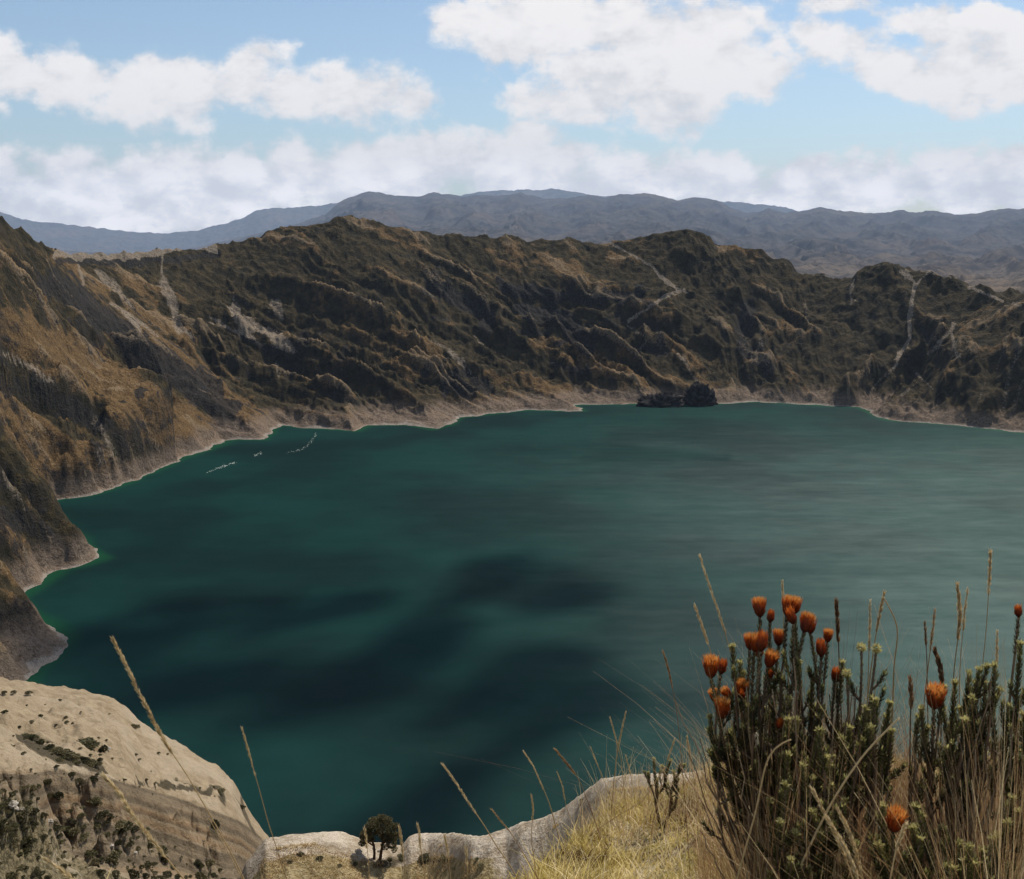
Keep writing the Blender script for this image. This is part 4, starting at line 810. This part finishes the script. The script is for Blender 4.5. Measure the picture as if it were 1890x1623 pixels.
# matted turf over the mound
mb = MB()
n = 90000; X, Y = roots(n, 880, 2050, 1.5, 5.6); lf = np.clip(.55 + 1.1 * fbm(X * 2.2, Y * 2.2, 3, 61), .25, 1.6)
Am = np.arctan2(X, Y); keep = np.hypot(X, Y) < np.interp(Am, MOUND[0], MOUND[2]) + .5; X, Y, lf = X[keep], Y[keep], lf[keep]; n = len(X)
blades(n, dict(mb=mb, x=X, y=Y, lf=lf, ln0=.35), None, (.025, .075), (.003, .0075), .8, .43 + .6 * fbm(X * 3, Y * 3, 4, 71), 4)
n = 1600; X, Y = roots(n, 1000, 1500, 2.0, 5.0); blades(n, dict(mb=mb, x=X, y=Y, ln0=.2), None, (.06, .16), (.003, .006), .5, .85, 5)
n = 16000; X, Y = roots(n, 2050, 3400, 1.2, 5.2); blades(n, dict(mb=mb, x=X, y=Y, ln0=.35), None, (.025, .075), (.004, .009), .8, .5, 4)
n = 5000; X, Y = roots(n, -100, 980, 1.2, 2.3); blades(n, dict(mb=mb, x=X, y=Y, ln0=.35), None, (.02, .06), (.003, .006), .8, .6, 4)
o = mb.build('turf', m_turf, smooth=False); tag(o, 'matted yellow green grass turf covering the mound in front', 'grass', kind='stuff')

# dry tufts on the sandy ground round the tree
mb = MB(); n = 30000; A = np.random.uniform(azt(480, 1600)[0], azt(1300, 1600)[0], n); r = np.interp(A, RB[0], RB[2]) - np.random.uniform(-.3, 1, n) ** 2 * 32 * np.interp(A, RB[0], RB[2]) / 60; X = np.sin(A) * r; Y = np.cos(A) * r; Z = near_h(X, Y)[0]
qx, qy = project(X, Y, Z); cyb = np.interp(qx, [490, 540, 600, 668, 742, 790, 870, 935, 1010, 1060, 1108, 1200], [1572, 1561, 1557, 1570, 1582, 1560, 1568, 1556, 1530, 1502, 1460, 1456]); cl = fbm(X / 3, Y / 3, 3, 88)
ok = (qy < 1660) & (((qy > cyb + 14) & (qx < 880) & (cl > -.1)) | (cl > np.where(qx < 880, .45, .22))); X, Y, Z = X[ok], Y[ok], Z[ok]; n = len(X); D = np.stack([np.random.normal(0, .5, n), np.random.normal(0, .5, n), np.ones(n)], 1)
mb.leaves(np.stack([X, Y, Z - .02], 1), D, rnd(n), np.random.uniform(.08, .24, n) * np.clip(np.hypot(X, Y) / 55, .5, 1), .035, np.clip(.5 + .5 * cl[ok], .1, .9)); o = mb.build('dry_grass', m_straw, smooth=False); tag(o, 'sparse dry grass on the pale ground round the little tree', 'grass', kind='stuff')

# ------------------------------------------------------------------ bushes on the bare slope
def surf(px_, py_, r0=12, r1=400):
    """first hit of the pixel ray with the near slope"""
    x, y, z = ray(px_, py_); h = math.hypot(x, y); r = np.linspace(r0, r1, 1600); Xs = x / h * r; Ys = y / h * r; Zs = CAMZ + z / h * r
    g = near_h(Xs, Ys)[0]; k = np.argmax(g > Zs); return (Xs[k], Ys[k], g[k], r[k]) if g[k] > Zs[k] else None
def bush_mesh(seed, n=700):
    rs = np.random.RandomState(seed); mb = MB(); v = rs.normal(size=(n, 3)); v /= np.linalg.norm(v, axis=1)[:, None]; v[:, 2] = np.abs(v[:, 2]) * .95
    c = rs.normal(size=(7, 3)); c /= np.linalg.norm(c, axis=1)[:, None]; lobes = np.max(v @ c.T, axis=1)
    rr_ = (.55 + .45 * lobes ** 3) * rs.uniform(.6, 1.05, n) ** .5; P = v * rr_[:, None] * np.array([.5, .5, .46]); D = v + rs.normal(size=(n, 3)) * .6
    mb.leaves(P, D, rnd(n), .12, .07, .45 + rs.uniform(-.3, .3, n)); 
    for i in range(7):
        e = c[i] * [.4, .4, .4]; e[2] = abs(e[2]) + .1; mb.tube([(0, 0, -.15), e * .5, e], [.05, .03, .012], 4, .3)
    o = mb.build('tmp_bush', m_bush, smooth=False); d = o.data; d.name = 'bush'; bpy.data.objects.remove(o); return d
BM = [bush_mesh(i) for i in range(5)]
def bush(px_, py_, wpx, label, group=None, hz=1.0, name='bush'):
    s = surf(px_, py_)
    if s is None: return
    o = bpy.data.objects.new(name, random.choice(BM)); COL.objects.link(o); sc_ = wpx / F * s[3] * 1.1; o.location = (s[0], s[1], s[2] - .05 * sc_); o.scale = (sc_ * random.uniform(.75, 1.45), sc_ * random.uniform(.75, 1.45), sc_ * hz * random.uniform(.6, 1.05)); o.rotation_euler = (0, 0, random.uniform(0, 6.28)); tag(o, label, 'bush', group); return o
g1_ = 'bushes on the bare pale slope'
bush(160, 1376, 42, 'olive green round bush on the pale slope, right above the long dark thicket', g1_, .7)
bush(190, 1388, 22, 'dark bush touching the right side of the olive green round bush', g1_)
bush(247, 1343, 16, 'single dark bush on the crest edge above the blue water', g1_)
bush(172, 1443, 20, 'dark round bush alone on the striped rock face', g1_, 1.2)
bush(133, 1438, 16, 'left dark bush of the pair on the upper striped rock face', g1_); bush(146, 1446, 14, 'right dark bush of the pair on the upper striped rock face', g1_)
bush(395, 1527, 22, 'dark bush below the white rock edge at the right end of the slope', g1_, 1.2)
bush(404, 1462, 16, 'brown bush in the crack at the right end of the pale slope', g1_)
bush(445, 1492, 14, 'dark bush on the steep right edge of the slope', g1_)
bush(88, 1447, 16, 'dark bush at the left end of the striped rock face', g1_, 1.2)
for k, (x, y, w_) in enumerate([(45,1362,20),(57,1366,22),(72,1375,22),(88,1383,24),(104,1391,22),(120,1395,22),(136,1402,24),(150,1404,22),(165,1410,20),(178,1414,16),(108,1404,14),(140,1412,14),(185,1405,12)]):
    bush(x, y, w_, 'dark scrubby bush in the long dark thicket that slants across the pale slope', 'bushes of the long slanting thicket', .8)
for k in range(60):
    x = random.uniform(0, 400); y = random.uniform(1285, 1450) + x * .1
    if y < 1280 + max(0, x - 150) * .55 + 8: continue
    bush(x, y, random.uniform(3, 7.5), 'small dark tuft dotted over the pale sandy slope', 'small tufts dotting the pale slope')
for k, (x, y, w_) in enumerate([(8,1280,9),(25,1278,8),(52,1283,11),(110,1294,7),(8,1316,10),(57,1333,9),(121,1326,7),(35,1343,9),(270,1440,6)]):
    bush(x, y, w_, 'small dark tuft dotted over the pale sandy slope', 'small tufts dotting the pale slope')
cnt = 0
for k in range(700):
    x = random.uniform(-5, 520); y = random.uniform(1400, 1640)
    lo = float(np.interp(x, [-100, 60, 110, 200, 320, 440, 520], [1435, 1445, 1468, 1500, 1560, 1625, 1680]))
    if y < lo + 6 or cnt > 235: continue
    if bush(x, y, random.choice((6, 8, 10, 12, 14, 17, 22)) * random.uniform(.8, 1.2), 'small round dark bush in the dense scrub covering the lower left corner', 'bushes of the dense lower scrub', random.uniform(.7, 1)): cnt += 1
for (x, y, w_, lb) in [(590,1588,14,'grey brown bush on the sandy ground left of the little tree'),(790,1583,24,'brown bush on the pale sand right of the tree'),(820,1586,18,'brown bush beside the paler rock right of the tree'),(890,1603,18,'dark round bush low on the sand right of the tree'),(882,1588,12,'small brown bush on the sand above the dark round bush'),(720,1590,12,'brown bush in the dip right of the tree trunk'),(742,1586,14,'dark red bush at the right end of the dip'),
   (555,1582,12,'dry bush on the sand below the left water edge'),(535,1590,12,'grey bush at the foot of the steep slope edge'),(625,1600,10,'small dry tuft below the tree'),(655,1600,12,'small tuft at the left of the tree foot'),(840,1604,10,'tiny tuft on the sand by the bottom edge'),(1075,1478,10,'brown tuft on the pale sand bank')]:
    bush(x, y, w_, lb, 'bushes on the sandy ground by the tree', .6)
# stones among the scrub
def stone_mesh(seed):
    V, Fc = lump((0, 0, 0), (.5, .4, .4), seed, 20); return V, Fc
M = NT('pale_stone'); n_ = M.noise(4, 5, .6, M.pos()); MS = M.done(M.principled(Base_Color=M.mix(n_, (.22, .19, .15), (.5, .45, .38)), Roughness=.95, Normal=M.bump(n_, .15)))
SM = []
for i in range(3):
    V, Fc = stone_mesh(i + 20); o = mesh_np('tmp', V, Fc, MS); SM.append(o.data); o.data.name = 'stone'; bpy.data.objects.remove(o)
for k, (x, y, w_) in enumerate([(22,1487,20),(40,1497,15),(28,1500,14),(92,1520,12),(230,1542,10),(205,1565,12),(200,1385,9),(110,1540,9),(250,1580,9),(700,1575,8),(690,1568,10)]):
    s = surf(x, y)
    if s is None: continue
    o = bpy.data.objects.new('stone', SM[k % 3]); COL.objects.link(o); q = w_ / F * s[3]; o.location = s[:3]; o.scale = (q, q, q * .8); o.rotation_euler = (0, 0, k)
    lab = {0: 'largest whitish stone by the left edge above the dense scrub', 1: 'second whitish stone right of the largest one', 2: 'whitish stone just below the largest one', 6: 'small pinkish stone right of the olive green bush', 9: 'pale stone by the foot of the tree, lower one', 10: 'pale stone by the foot of the tree, upper one'}.get(k, 'small pale stone among the dark bushes of the dense scrub')
    tag(o, lab, 'stone', 'pale stones on the slope')

# ------------------------------------------------------------------ little tree on the ridge
s = surf(697, 1590); bxyz = np.array(s[:3]) - [0, 0, .1]; k_ = s[3] / F
tr = empty('tree', tuple(bxyz)); tag(tr, 'small dark tree with a spreading crown and two leaning trunks above the pale sand', 'tree')
def tp_(x, y, d=0): return np.array(PR(x, y, s[3] + d)) 
tk = MB(); LIMB = [([(690,1592),(691,1575),(690,1560),(684,1546),(678,1535)],[.10,.08,.07,.05,.03]),([(701,1592),(703,1575),(706,1560),(708,1545),(704,1528),(700,1515)],[.11,.09,.08,.06,.05,.03]),([(706,1558),(716,1545),(722,1535)],[.06,.05,.03]),([(690,1562),(676,1552),(670,1545)],[.05,.04,.02]),([(708,1545),(698,1535),(690,1525)],[.05,.04,.02]),([(706,1535),(716,1522),(720,1516)],[.04,.03,.02])]
for pts, rd in LIMB: tk.tube([tp_(x, y, random.uniform(-.2, .2) if i > 1 else 0) for i, (x, y) in enumerate(pts)], rd, 7, .15)
tk.build('trunk', m_wood, tr, origin=bxyz)
cr_ = MB()
for (x, y, rx, ry, n) in [(700,1520,22,13,1500),(722,1532,14,15,1200),(676,1540,12,11,900),(690,1532,16,12,1100),(669,1543,8,7,400),(731,1526,8,7,400),(716,1513,9,6,350),(683,1524,9,7,400),(735,1541,6,6,250),(723,1558,10,11,500),(669,1556,8,8,350),(711,1561,9,8,350),(684,1549,8,7,300),(728,1568,6,7,160),(712,1545,14,12,900),(705,1512,14,8,600),(672,1552,7,6,300),(726,1548,9,7,450),(690,1517,12,8,500)]:
    c = tp_(x, y, random.uniform(-.3, .3)); v = rnd(n); cl = rnd(9); lob = np.max(v @ cl.T, 1); rad = (.5 + .5 * lob ** 4) * np.random.uniform(.45, 1.05, n) ** .5
    P = c + v * rad[:, None] * np.array([rx, (rx + ry) / 2, ry]) * k_
    cr_.leaves(P, v + rnd(n) * .8, rnd(n), .10, .045, .42 + np.random.uniform(-.35, .3, n))
cr_.build('crown', m_bush, tr, smooth=False, origin=bxyz)

# ------------------------------------------------------------------ clouds above the lake, above the picture: they cast the shadows on the water
M = NT('cloud_vapour'); vol = M.n('ShaderNodeVolumePrincipled', {'Color': (1, 1, 1, 1), 'Density': .024, 'Anisotropy': .3}); M.t.links.new(vol.outputs[0], M.out.inputs['Volume']); MCL = M.m
def puff(c, r, seed, nu=96, nv=30):
    u = np.linspace(0, 2 * math.pi, nu, endpoint=False); q = np.linspace(.02, 1, nv); U, Q = np.meshgrid(u, q, indexing='ij')
    d = 1.08 + .6 * fbm(np.cos(U) * 1.9 + seed, np.sin(U) * 1.9, 5, seed); x = c[0] + r[0] * d * np.cos(U) * Q; y = c[1] + r[1] * d * np.sin(U) * Q; th = r[2] * (1 - Q * Q) ** 1.9 * np.clip(1 + 1.1 * fbm(x / 90, y / 90, 4, seed), .05, 2.2)
    top = np.stack([x, y, c[2] + th * 1.4 + .2], -1).reshape(-1, 3); bot = np.stack([x, y, c[2] - th * .6 - .2], -1).reshape(-1, 3); n = nu * nv
    Fc = [(i * nv + j, i * nv + j + 1, ((i + 1) % nu) * nv + j + 1, ((i + 1) % nu) * nv + j) for i in range(nu) for j in range(nv - 1)]
    Fc = Fc + [(n + a, n + d_, n + c_, n + b) for a, b, c_, d_ in Fc] + [(i * nv + nv - 1, n + i * nv + nv - 1, n + ((i + 1) % nu) * nv + nv - 1, ((i + 1) % nu) * nv + nv - 1) for i in range(nu)]
    Fc += [(((i + 1) % nu) * nv, n + ((i + 1) % nu) * nv, n + i * nv, i * nv) for i in range(nu)]
    return np.concatenate([top, bot]), Fc
CLD = [[(200,1195,170,62),(400,1252,210,40),(330,1138,130,34),(600,1116,130,22),(775,1195,110,78),(665,1252,130,38),(480,1122,130,22)],
       [(800,1480,90,75),(760,1540,80,60),(880,1420,60,40)],
       [(960,1050,110,34),(1060,1095,90,26),(900,1080,60,20)],
       [(1120,1290,170,50),(1000,1240,120,60)]]
for k, grp in enumerate(CLD):
    mbv = MB(); h = 4100
    cx = cy_ = 0
    for j, (x, y, rx, ry) in enumerate(grp):
        a, b = P0(x, y); x1, _ = P0(x + rx, y); _, y2 = P0(x, y - ry); _, y3 = P0(x, y + ry); off = S * (h / S.z)
        V, Fc = puff((a + off.x, b + off.y, h), (abs(x1 - a), abs(y2 - y3) / 2, 95), j * 7 + k); mbv.add(V, Fc, 0.)
    o = mbv.build('cloud', MCL); tag(o, kind='stuff'); o['label'] = 'flat cumulus cloud floating high over the lake'
